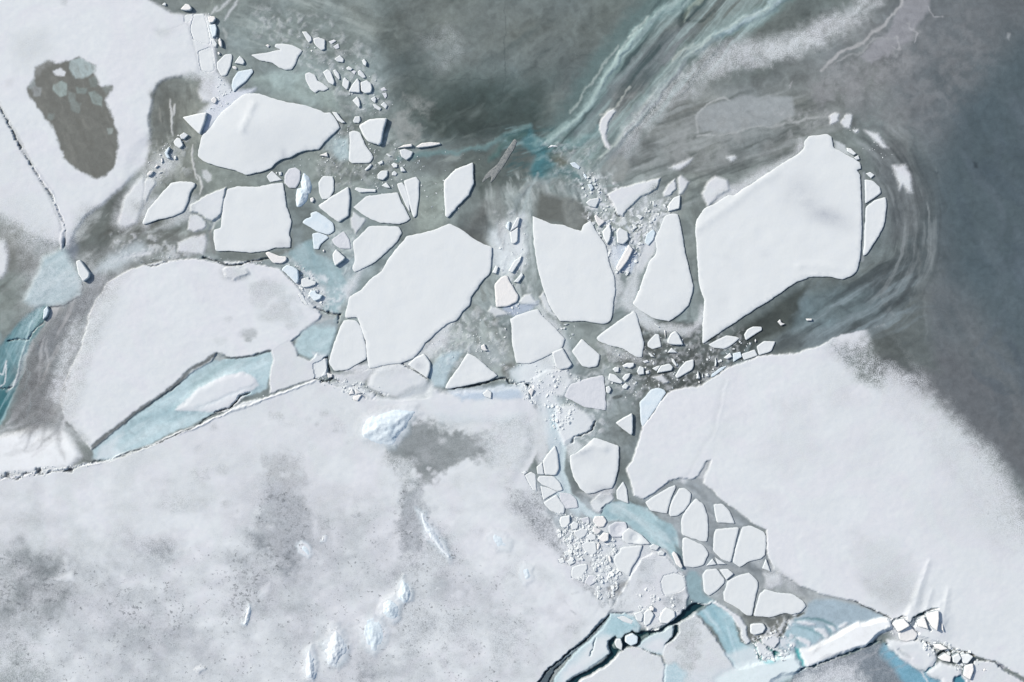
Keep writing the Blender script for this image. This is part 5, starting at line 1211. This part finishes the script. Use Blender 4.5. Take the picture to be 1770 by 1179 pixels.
# snow drifted up against the sides of some floes
for P_, s_, v_ in (("1075,500 1110,440 1100,520 1140,560 1200,565 1215,530 1225,560 1190,580 1120,570 1070,530", 7, .8), ("1040,410 1068,430 1075,500 1062,540 1055,480", 5, .75),
                   ("900,640 960,600 985,640 960,670 910,670", 9, .85), ("1035,592 1060,600 1100,612 1115,610 1110,630 1050,612", 6, .5), ("600,620 640,640 700,625 735,600 760,560 790,545 770,600 720,640 620,650", 8, .8),
                   ("655,470 690,450 730,420 700,460 665,480", 5, .7), ("1205,400 1225,360 1260,330 1300,300 1370,265 1385,240 1395,250 1300,340 1230,400", 10, .75), ("590,500 640,450 600,520", 6, .8),
                   ("975,770 990,760 1010,770 985,800", 5, .8), ("1240,950 1300,960 1330,1000 1390,1030 1380,1010 1330,975", 7, .35), ("1320,990 1350,990 1350,1010 1325,1015", 5, .8), ("1262,400 1230,340 1250,320 1280,330", 8, .8),
                   ("1000,850 1040,850 1060,835 1065,850 1040,865", 5, .6), ("925,520 945,540 960,565 940,560", 6, .7), ("300,370 340,340 330,380 260,400", 8, .6), ("230,350 290,335 250,400", 10, .6)):
    put(area(P_, s_, 1, 3), snow=v_, op=.85, grain=.8)
    put(area(P_, s_, 1, 0), dh=.05)

streak("60,118 104,110 163,112 194,150 183,171 205,230 197,288 165,308 112,272 66,188 50,150", 1.1, 30, 8, (128,130,125), (104,105,100), .5, 6, seed=40)
# cloudy unevenness of the big lower left sheet
sl, wt, d = area(LL, 4, 1)
cl = .55 * fbm((X[sl] + 2 * WX[sl]) / 90, (Y[sl] + 2 * WY[sl]) / 80, 4, 81) + .6 * fbm((X[sl] + 2 * WX[sl]) / 26, (Y[sl] + WY[sl]) / 22, 4, 82)
low = np.clip((Y[sl] - 700) / 250, .25, 1) * (REG[sl] == REG[900 if False else np.searchsorted(ys, 900), np.searchsorted(xs, 400)])
S[sl] = np.clip(S[sl] + low * wt * (.66 * cl - .02) * (1.15 - .5 * S[sl]), 0, 1)
patch("700,830 726,830 735,900 728,960 700,960 690,890", .30, 10, .6, spk=1.0, op=.8)
patch("455,790 500,785 522,830 530,900 520,960 470,960 450,900", .45, 16, .6, spk=1.1, op=.6)
# small frosty spots and rings over the sheet
r4 = np.random.RandomState(8)
for _ in range(150):
    x_ = r4.uniform(330, 930); y_ = r4.uniform(700, 1179); r_ = r4.uniform(2.5, 9)
    q_ = [(x_ + r_ * math.cos(t) * r4.uniform(.7, 1.3), y_ + r_ * math.sin(t) * r4.uniform(.6, 1.1)) for t in np.arange(0, 6.2, .9)]
    put(area(q_, r_ * .5, 1), snow=r4.choice([.62, .7, .97]), op=r4.uniform(.3, .7), grain=.8)
# slush between the small pieces
def slush(P, amt, sc=6, soft=10, lo=.0):
    sl, wt, d = area(P, soft, 1.5, 6)
    n = fbm((X[sl] + WX[sl]) / sc, (Y[sl] + WY[sl]) / sc, 4, 91)
    r = 1 - np.abs(fbm(X[sl] / (sc * 1.3), Y[sl] / sc, 3, 92)) * 4
    t = np.clip((n - lo) * 2.2 + .35 * np.clip(r, 0, 1), 0, 1) * wt
    ok = S[sl] < .6
    if sc < 5.5 and P.startswith('1140,200'): return
    S[sl] = np.where(ok, np.maximum(S[sl], amt * t), S[sl]); H[sl] += .05 * t * ok
for P_, a_, sc_ in (("440,10 560,30 640,90 680,180 640,210 520,140 440,60", .32, 9), ("250,250 330,240 330,300 260,320", .3, 6), ("490,440 600,500 590,540 540,540 500,500", .6, 5), ("855,370 915,370 915,500 860,500", .55, 8),
                    ("990,300 1060,300 1120,380 1150,340 1170,360 1110,480 1050,480 1020,400", .8, 6), ("1040,560 1300,570 1250,660 1100,700 1040,660", .35, 6), ("960,880 1080,930 1060,1060 990,1000", .8, 6),
                    ("700,540 800,520 880,560 880,650 740,640", .4, 7), ("1085,400 1130,350 1170,340 1120,420 1100,460", .85, 5), ("900,640 1060,650 1040,780 940,760", .55, 9), ("200,400 360,420 330,450 180,460", .5, 7), ("570,180 700,250 690,320 540,330", .22, 8),
                    ("930,240 1030,250 1040,340 960,320", .25, 7), ("1300,1090 1380,1050 1370,1130 1320,1150", .8, 6), ("1140,200 1420,190 1400,260 1160,330", .25, 5), ("560,400 620,400 640,470 590,480", .3, 6)):
    slush(P_, a_, sc_)
# ------------------------------------------------------------------ crisp floes: outline -> thick mesh with a worn rim
KIND = {'F': ('ice_floe', 'ice floe'), 'K': ('ice_block', 'ice block'), 'C': ('ice_chunk', 'ice chunk'), 'L': ('ice_hump', 'ice hump')}
def soften(P, q):
    out = []
    n = len(P)
    for i in range(n):
        a = np.array(P[i - 1]); b = np.array(P[i]); c = np.array(P[(i + 1) % n])
        la = np.linalg.norm(b - a); lc = np.linalg.norm(c - b)
        ka = min(.28, q / (la + 1e-6)); kc = min(.28, q / (lc + 1e-6))
        out.append(tuple(b + (a - b) * ka)); out.append(tuple(b * .6 + (b + (a - b) * ka) * .2 + (b + (c - b) * kc) * .2)); out.append(tuple(b + (c - b) * kc))
    return out
def densify(P, step, amp, seed):
    out = []
    n = len(P)
    for i in range(n):
        a = np.array(P[i]); b = np.array(P[(i + 1) % n]); L = np.linalg.norm(b - a)
        k = max(1, int(round(L / step)))
        for j in range(k):
            p = a + (b - a) * j / k
            out.append((p[0], p[1]))
    A = np.array(out)
    dx = amp * (fbm(A[:, 0] / 14, A[:, 1] / 14, 4, seed) + .6 * fbm(A[:, 0] / 3.5, A[:, 1] / 3.5, 2, seed + 2))
    dy = amp * (fbm(A[:, 0] / 14, A[:, 1] / 14, 4, seed + 5) + .6 * fbm(A[:, 0] / 3.5, A[:, 1] / 3.5, 2, seed + 7))
    A[:, 0] += dx; A[:, 1] += dy
    return A
def poly_area(P):
    A = np.array(P); x, y = A[:, 0], A[:, 1]
    return .5 * (np.dot(x, np.roll(y, -1)) - np.dot(y, np.roll(x, -1)))

SMUDGE = [(1385,330,34,26,.6,.30),(1428,374,40,16,.3,.62),(1368,330,20,34,0,.22),(1400,355,40,18,.7,.35),(1258,445,9,7,0,.14),(1322,440,9,6,0,.16),(1238,443,12,4,0,.10),(1250,520,12,8,0,.10),(1165,470,6,5,0,.12),(480,425,22,12,.3,.0),(487,422,12,7,0,.5),
          (1025,790,26,14,.2,.12),(1043,845,22,8,0,.5),(445,240,30,24,0,.08),(492,268,5,9,0,.5),(375,350,14,34,.5,.12),(372,385,10,14,0,.3),(960,620,30,20,.5,.2),(1340,990,20,14,.3,.3),(1080,640,30,10,.3,.1),(725,632,10,8,0,.5),(1163,545,40,18,0,.12),(950,545,30,14,.7,.12)]
def smudge_at(x, y):
    s_ = np.zeros(len(x))
    for cx_, cy_, rx, ry, ro, am in SMUDGE:
        u = (x - cx_) * math.cos(ro) + (y - cy_) * math.sin(ro); v = -(x - cx_) * math.sin(ro) + (y - cy_) * math.cos(ro)
        q = (u / rx) ** 2 + (v / ry) ** 2
        s_ = np.maximum(s_, am * np.exp(-q * 1.1) * np.clip(1 + .3 * fbm(x / 12, y / 9, 3, 71), 0, 2))
    return s_
def mesh_obj(name, verts, faces, mats, fmat=None, smooth=True, smudge=None):
    me = bpy.data.meshes.new(name)
    me.from_pydata([tuple(v) for v in verts], [], faces)
    for m in mats: me.materials.append(m)
    if smudge is not None:
        a = me.attributes.new('smudge', 'FLOAT', 'POINT'); a.data.foreach_set('value', np.asarray(smudge, np.float32))
    if fmat is not None: me.polygons.foreach_set('material_index', fmat)
    me.polygons.foreach_set('use_smooth', [smooth] * len(me.polygons))
    me.update()
    o = bpy.data.objects.new(name, me); COL.objects.link(o)
    return o

def build_floe(kind, h, mat, label, P, group, idx):
    if poly_area(P) < 0: P = P[::-1]
    ar = abs(poly_area(P)); size = math.sqrt(ar)
    name, cat = KIND[kind]
    hump = kind == 'L'
    h = h * (.40 if kind == 'F' else .72 if not hump else 1)
    q = min(3.2, size * .10) * (2 if hump else 1)
    P2 = soften(P, q)
    B = densify(P2, max(1.1, min(2.6, size / 16)), min(1.1, size * .02) * (1.6 if hump else 1), idx * .37)
    if poly_area(B) < 0: B = B[::-1]
    if hump: B = B.mean(0) + (B - B.mean(0)) * 1.15
    n = len(B)
    x0, y0 = B.min(0); x1, y1 = B.max(0)
    cx, cy = B.mean(0)
    e = min(1.9, max(.8, size * .06)) if not hump else size * .42
    sp = max(1.3, min(5.5, size / 18)) if not hump else max(1.3, size / 26)
    gx, gy = np.meshgrid(np.arange(x0, x1, sp), np.arange(y0, y1, sp))
    r2 = np.random.RandomState(idx)
    gx = gx.ravel() + r2.uniform(-.3, .3, gx.size) * sp; gy = gy.ravel() + r2.uniform(-.3, .3, gy.size) * sp
    # points set in from the rim
    T = np.roll(B, -1, 0) - np.roll(B, 1, 0); T /= np.linalg.norm(T, axis=1)[:, None] + 1e-9
    N = np.stack([-T[:, 1], T[:, 0]], 1)
    rings = []
    Bl = [tuple(p) for p in B]
    for f in ((.35, 1.0) if not hump else ()):
        R = B + N * e * f
        d2, ins = seg_dist2(R[:, 0], R[:, 1], Bl, True)
        ok = ins & (np.sqrt(d2) > e * f * .86)
        rings.append(R[ok])
    d2, ins = seg_dist2(gx, gy, Bl, True)
    ok = ins & (np.sqrt(d2) > (e + sp * .5 if not hump else sp * .5))
    Q = np.concatenate([B] + rings + [np.stack([gx[ok], gy[ok]], 1)])
    r = delaunay_2d_cdt([Vector((p[0], p[1])) for p in Q], [], [list(range(n))], 1, 1e-5)
    V = np.array([(v.x, v.y) for v in r[0]]); F = [list(f) for f in r[2]]
    orig = r[3]
    bmap = {}
    for vi, o_ in enumerate(orig):
        for k in o_:
            if k < n and k not in bmap: bmap[k] = vi
    d2, ins = seg_dist2(V[:, 0], V[:, 1], Bl, True); d = np.sqrt(d2)
    for k, vi in bmap.items(): d[vi] = 0
    t = np.clip(d / e, 0, 1)
    prof = 1 - (1 - t) ** 2.2
    ang = r2.uniform(0, 6.28)
    tilt = 0.0
    if kind == 'C': tilt = r2.uniform(.02, .09)
    if kind == 'K': tilt = r2.uniform(.02, .08)
    xm = (V[:, 0] - cx) * U; ym = (V[:, 1] - cy) * U
    if hump:
        ax = math.atan2(*(np.linalg.svd(B - B.mean(0), full_matrices=False)[2][0][::-1]))
        uu = (V[:, 0] - cx) * math.cos(ax) + (V[:, 1] - cy) * math.sin(ax); vv = -(V[:, 0] - cx) * math.sin(ax) + (V[:, 1] - cy) * math.cos(ax)
        dm = max(d.max(), 1e-3); tt = np.clip(d / dm, 0, 1)
        facet = np.abs(fbm(uu / (size * .5), vv / (size * .3), 3, idx))
        rug = fbm(uu / 7, vv / 3, 3, idx + 3)
        step_ = np.floor((tt + .25 * fbm(V[:, 0] / (size * .3), V[:, 1] / (size * .3), 3, idx + 9)) * 3.2) / 3.2
        Z = .62 * h * (.72 * tt ** .5 + .28 * np.clip(step_, 0, 1)) * (1.0 - .45 * facet) + .06 * rug * np.sqrt(tt) * min(1, h)
        t = tt
        zb = 0
    else:
        Z = h * (.78 + .22 * prof) + tilt * (xm * math.cos(ang) + ym * math.sin(ang))
        Z = Z + min(.05, .02 + size * .0004) * fbm(V[:, 0] / 30, V[:, 1] / 22, 4, idx) * t + .012 * fbm(V[:, 0] / 5, V[:, 1] / 5, 3, idx + 1) * t
        # a slightly heaped rim where floes have rubbed together
        Z = Z + .015 * np.exp(-((d - e * 1.3) / (e * .9)) ** 2)
        if 'bowl' in label:
            Z = Z - .3 * np.exp(-((V[:, 0] - cx) ** 2 + (V[:, 1] - cy) ** 2) / 60)
        if 'domed' in label:
            Z = Z + .45 * np.exp(-(((V[:, 0] - 445) / 90) ** 2 + ((V[:, 1] - 225) / 55) ** 2))
            d2r, _ = seg_dist2(V[:, 0], V[:, 1], [(440, 180), (430, 200), (422, 218), (420, 228)], False)
            Z = Z + .14 * np.exp(-d2r / 16)
        if 'drifted top' in label:
            d2r, _ = seg_dist2(V[:, 0], V[:, 1], [(988, 782), (1005, 778), (1025, 770), (1045, 775)], False)
            Z = Z + .2 * np.exp(-d2r / 30)
        if 'big oval floe at the right' in label:
            d2r, _ = seg_dist2(V[:, 0], V[:, 1], [(1205, 395), (1240, 370), (1275, 345), (1300, 322), (1340, 300)], False)
            Z = Z + .10 * np.exp(-d2r / 40)
            d2r, _ = seg_dist2(V[:, 0], V[:, 1], [(1378, 460), (1400, 458), (1440, 462), (1470, 470)], False)
            Z = Z + .10 * np.exp(-d2r / 20)
    if group and 'upturned' in group and kind != 'F':
        Z = Z + .16 * (xm * .86 + ym * .5)
    Z = np.maximum(Z, .05 if not hump else .0)
    loc = W(cx, cy, 0)
    top = [((V[i, 0] - cx) * U, -(V[i, 1] - cy) * U, Z[i]) for i in range(len(V))]
    F = [f[::-1] for f in F]
    # orient up
    a, b, c = (Vector(top[F[0][k]]) for k in range(3))
    if (b - a).cross(c - a).z < 0: F = [f[::-1] for f in F]
    bi = [bmap[k] for k in range(n) if k in bmap]
    m = len(bi)
    # flanks, leaning out a little under water-worn ice
    side_v = []
    zlow = -.36
    for q_, zz in ((0.0, None), (0.25, .5), (0.5, 1.0)):
        for k, vi in enumerate(bi):
            z = top[vi][2]
            nx, ny = N[k % n] if m == n else (0, 0)
            z2 = z if zz is None else z + (zlow - z) * zz
            side_v.append((top[vi][0] - nx * q_ * U, top[vi][1] + ny * q_ * U, z2))
    SF = []
    for rr in range(2):
        for k in range(m):
            a_ = rr * m + k; b_ = rr * m + (k + 1) % m
            SF.append((a_, b_, b_ + m, a_ + m))
    SF.append(tuple(2 * m + k for k in range(m)))
    # check orientation of the first flank face
    p0, p1, p2 = (Vector(side_v[SF[0][k]]) for k in range(3))
    nn = (p1 - p0).cross(p2 - p0)
    mid = (p0 + p1) / 2
    k0 = 0
    outn = Vector((-N[0][0], N[0][1], 0))
    if nn.dot(outn) < 0: SF = [f[::-1] for f in SF]
    if hump:
        loc = (loc[0], loc[1], .12 if P[0][1] > 680 or P[0][0] > 380 and P[0][1] > 650 else -.02)
        o = mesh_obj(name, top, F, [M[mat]]); o.location = loc
    elif size > 26:
        o = bpy.data.objects.new(name, None); COL.objects.link(o); o.location = loc
        o.empty_display_size = .5
        tcap = mesh_obj('snow_cover' if mat != 'd' else 'ice_top', top, F, [M[mat]], smudge=smudge_at(V[:, 0], V[:, 1])); tcap.parent = o
        sd = mesh_obj('ice_rim', side_v, SF, [M['s']], None, False); sd.parent = o
    else:
        nv = len(top)
        V3_ = top + side_v; F3 = F + [tuple(i + nv for i in f) for f in SF]
        o = mesh_obj(name, V3_, F3, [M[mat], M['s']], [0] * len(F) + [1] * len(SF)); o.location = loc
    o['label'] = label; o['category'] = cat
    if group: o['group'] = group
    return P

view = None; group = None; idx = 0
crisp = []
for ln in CRISP.strip().split('\n'):
    ln = ln.strip()
    if not ln: continue
    if ln.startswith('V '):
        a = ln.split(); view = (float(a[1]), float(a[2]), float(a[3]))
    elif ln.startswith('G '): group = ln[2:]
    else:
        k, h, mt, lb, co = ln.split(';')
        idx += 1
        P = pts(co, view)
        build_floe(k, float(h), mt, lb, P, group, idx)
        crisp.append((P, k, float(h)))

# snow banked round the foot of the humps
for P, k, h in crisp:
    if k == 'L' and P[0][1] > 600:
        Q_ = np.array(P); c_ = Q_.mean(0); r_ = math.sqrt(abs(poly_area(P)))
        sl, wt, d = area([tuple(c_ + (q - c_) * 1.15) for q in Q_], max(3, r_ * .22), 1.2, 2)
        H[sl] += .16 * min(h, 1.4) * wt; S[sl] = np.maximum(S[sl], wt * .97)
        ICE[sl] = ICE[sl] * (1 - wt[..., None]) + lin((206, 224, 234)) * wt[..., None]; S[sl] -= .35 * wt * np.clip(-(d) / 6 + .6, 0, 1)
# the thin ice is dragged down and broken in a narrow moat round each floe
for P, k, h in crisp:
    sl = window(P, 12)
    d2, ins = seg_dist2(X[sl], Y[sl], P, True)
    d = np.sqrt(d2)
    out = np.where(ins, 0, d)
    if k != 'L':
        amt = (.035 + .08 * np.clip(h, 0, 1)) * np.exp(-(out / 1.6) ** 2) * (1 - .85 * np.clip(S[sl], 0, 1))
        H[sl] = H[sl] - amt * (.6 + .4 * fbm(X[sl] / 12, Y[sl] / 12, 3, 41))
        low = ins & (d > 1.0)
        Hs = H[sl]; Hs[low] = np.minimum(Hs[low], -.12)
    else:
        # drifted foot
        pass

# ------------------------------------------------------------------ write out the height field, one object per sheet
Hx = np.gradient(H, xs * U, axis=1); Hy = -np.gradient(H, ys * U, axis=0)
NRM = np.stack([-Hx, -Hy, np.ones_like(H)], -1); NRM /= np.linalg.norm(NRM, axis=-1)[..., None]
COORD = np.stack([(X - CX) * U, (CY - Y) * U, H], -1).reshape(-1, 3)
MASK = np.stack([np.clip(S, 0, 1), np.clip(SPK, 0, 1.3), np.clip(WET, 0, 1), np.clip(GR, 0, 3)], -1).reshape(-1, 4)
ICE4 = np.concatenate([np.clip(ICE * np.array([1.06, 1.04, 1.0]), 0, 1), np.ones((NY, NX, 1))], -1).reshape(-1, 4)
NRMf = NRM.reshape(-1, 3)
cell = REG[:-1, :-1]
I, J = np.meshgrid(np.arange(NX - 1), np.arange(NY - 1))
base = J * NX + I
QUAD = np.stack([base + NX, base + NX + 1, base + 1, base], -1)       # counter-clockwise seen from above
def sheet(name, sel):
    q = QUAD[sel]
    if len(q) == 0: return None
    used, inv = np.unique(q.ravel(), return_inverse=True)
    me = bpy.data.meshes.new(name)
    co = COORD[used].copy()
    c = co.mean(0) if name not in ('thin_ice',) else np.zeros(3); c[2] = 0
    co -= c
    me.vertices.add(len(used)); me.vertices.foreach_set('co', co.ravel().astype(np.float32))
    me.loops.add(len(inv)); me.loops.foreach_set('vertex_index', inv.astype(np.int32))
    me.polygons.add(len(q)); me.polygons.foreach_set('loop_start', np.arange(0, len(inv), 4, dtype=np.int32))
    me.polygons.foreach_set('use_smooth', np.ones(len(q), bool))
    me.update(calc_edges=True)
    a = me.attributes.new('ice', 'FLOAT_COLOR', 'POINT'); a.data.foreach_set('color', ICE4[used].ravel().astype(np.float32))
    a = me.attributes.new('mask', 'FLOAT_COLOR', 'POINT'); a.data.foreach_set('color', MASK[used].ravel().astype(np.float32))
    me.normals_split_custom_set_from_vertices([tuple(v) for v in NRMf[used]])
    me.materials.append(M['base'])
    o = bpy.data.objects.new(name, me); COL.objects.link(o)
    o.location = tuple(c)
    return o
o = sheet('thin_ice', cell == 0); o['kind'] = 'structure'
for k, (name, cat, label, group, kind) in REGS.items():
    o = sheet(name, cell == k)
    if o is None: print("empty region", name, label); continue
    if kind: o['kind'] = kind
    else:
        o['label'] = label; o['category'] = cat
        if group: o['group'] = group
# brash: fine crumbs of ice nobody could count, frozen in among the blocks
r5 = np.random.RandomState(21)
BV, BF = [], []
def brash(P, n, s0, s1, z=.0):
    P = pts(P); x0 = min(p[0] for p in P); x1 = max(p[0] for p in P); y0 = min(p[1] for p in P); y1 = max(p[1] for p in P)
    k = 0; tries = 0
    while k < n and tries < n * 6:
        tries += 1
        x = r5.uniform(x0, x1); y = r5.uniform(y0, y1)
        _, ins = seg_dist2(np.array([x]), np.array([y]), P, True)
        if not ins[0]: continue
        if vnoise(np.array([x / 9]), np.array([y / 9]))[0] < r5.uniform(.25, .75): continue
        i = min(np.searchsorted(xs, x), NX - 1); j = min(np.searchsorted(ys, y), NY - 1)
        zz = H[j, i] + z; k += 1
        r = (s0 + (s1 - s0) * r5.rand() ** 2.2) * U; m = r5.randint(4, 8); a0 = r5.uniform(0, 6.28); el = r5.uniform(.5, 1); ro = r5.uniform(0, 3.14)
        hh = r * r5.uniform(.25, .7); tx, ty = r5.uniform(-.3, .3, 2); b = len(BV); top = []
        wx, wy, _z = W(x, y)
        for lvl, sc in ((0, 1.12), (1, .86)):
            for q in range(m):
                a = a0 + 6.283 * q / m + r5.uniform(-.25, .25) * lvl
                px_ = math.cos(a) * r * sc; py_ = math.sin(a) * r * sc * el
                X_ = px_ * math.cos(ro) - py_ * math.sin(ro); Y_ = px_ * math.sin(ro) + py_ * math.cos(ro)
                BV.append((wx + X_, wy + Y_, zz - .12 if lvl == 0 else zz + hh + tx * X_ + ty * Y_))
        for q in range(m): BF.append((b + q, b + (q + 1) % m, b + m + (q + 1) % m, b + m + q))
        BF.append(tuple(b + m + q for q in range(m)))
for P_, n_, a_, b_ in (("510,60 560,70 640,110 680,180 660,220 600,170 560,110", 70, .7, 2.2), ("250,300 262,260 300,230 330,235 300,300 270,330", 60, .6, 2.0), ("495,455 520,450 560,500 565,530 530,520 505,485", 90, .8, 3.2),
                       ("860,380 910,380 915,480 870,500", 40, .8, 2.6), ("1000,290 1030,300 1060,380 1110,440 1080,480 1050,460 1015,380", 260, .8, 3.2), ("1085,400 1120,350 1160,335 1165,350 1110,420 1095,450", 130, .8, 3.4),
                       ("1045,590 1100,580 1300,590 1290,630 1200,650 1150,680 1060,690", 190, .7, 2.6), ("960,885 1000,890 1060,930 1075,1000 1050,1050 1000,1000 965,940", 900, .9, 4.2), ("1095,1020 1160,1010 1170,1050 1110,1080", 60, .8, 3),
                       ("545,650 600,655 660,670 660,690 600,680 550,662", 110, .7, 2.4), ("860,650 935,655 930,700 905,690 900,668 860,662", 90, .7, 2.4), ("-10,818 60,808 170,796 170,803 60,822 -10,832", 90, .6, 1.9), ("170,798 330,735 420,690 545,652 548,658 420,697 330,743 175,805", 110, .5, 1.5),
                       ("1590,1105 1620,1105 1690,1130 1690,1165 1640,1150 1600,1130", 150, .9, 3.6), ("1300,1105 1340,1090 1370,1110 1360,1140 1310,1145", 110, .8, 3.0), ("925,640 1000,640 1010,700 960,760 940,720", 200, .8, 3.2), ("590,210 700,250 700,310 620,330 560,300", 60, .6, 1.6),
                       ("355,190 372,170 400,155 395,170 370,200", 40, .6, 2), ("1195,1045 1240,1035 1300,1110 1290,1120 1230,1050", 30, .6, 1.6), ("1105,1060 1190,1030 1200,1045 1120,1090", 40, .6, 1.8), ("730,560 850,540 880,640 760,620", 160, .5, 1.5), ("1530,1060 1570,1075 1560,1105 1530,1090", 30, .7, 2.4),
                       ("370,10 385,100 395,180 378,180 366,80 360,20", 60, .6, 2.0), ("1420,200 1480,220 1540,260 1570,330 1540,300 1460,230", 40, .6, 1.8), ("255,440 460,450 460,458 255,455", 40, .5, 1.6)):
    brash(P_, n_, a_, b_)
brash('560,180 700,260 840,260 780,400 700,360 560,340', 160, .5, 1.8); brash('330,250 600,250 590,320 470,330 340,300', 90, .5, 1.6); brash('860,500 1000,560 960,640 880,650', 120, .6, 2.6)
o = mesh_obj('brash_ice', BV, BF, [M['w']], None, False); o['kind'] = 'stuff'
o['label'] = 'fine white crumbs of broken ice strewn between the blocks'; o['category'] = 'brash ice'
# dark water below, seen where the leads are open
wv = [(-3000, -3000, -.5), (3000, -3000, -.5), (3000, 3000, -.5), (-3000, 3000, -.5)]
o = mesh_obj('water', wv, [(0, 1, 2, 3)], [M['water']], None, False); o['kind'] = 'structure'
print("objects", len(scene.objects), "crisp", idx, "regions", len(REGS))
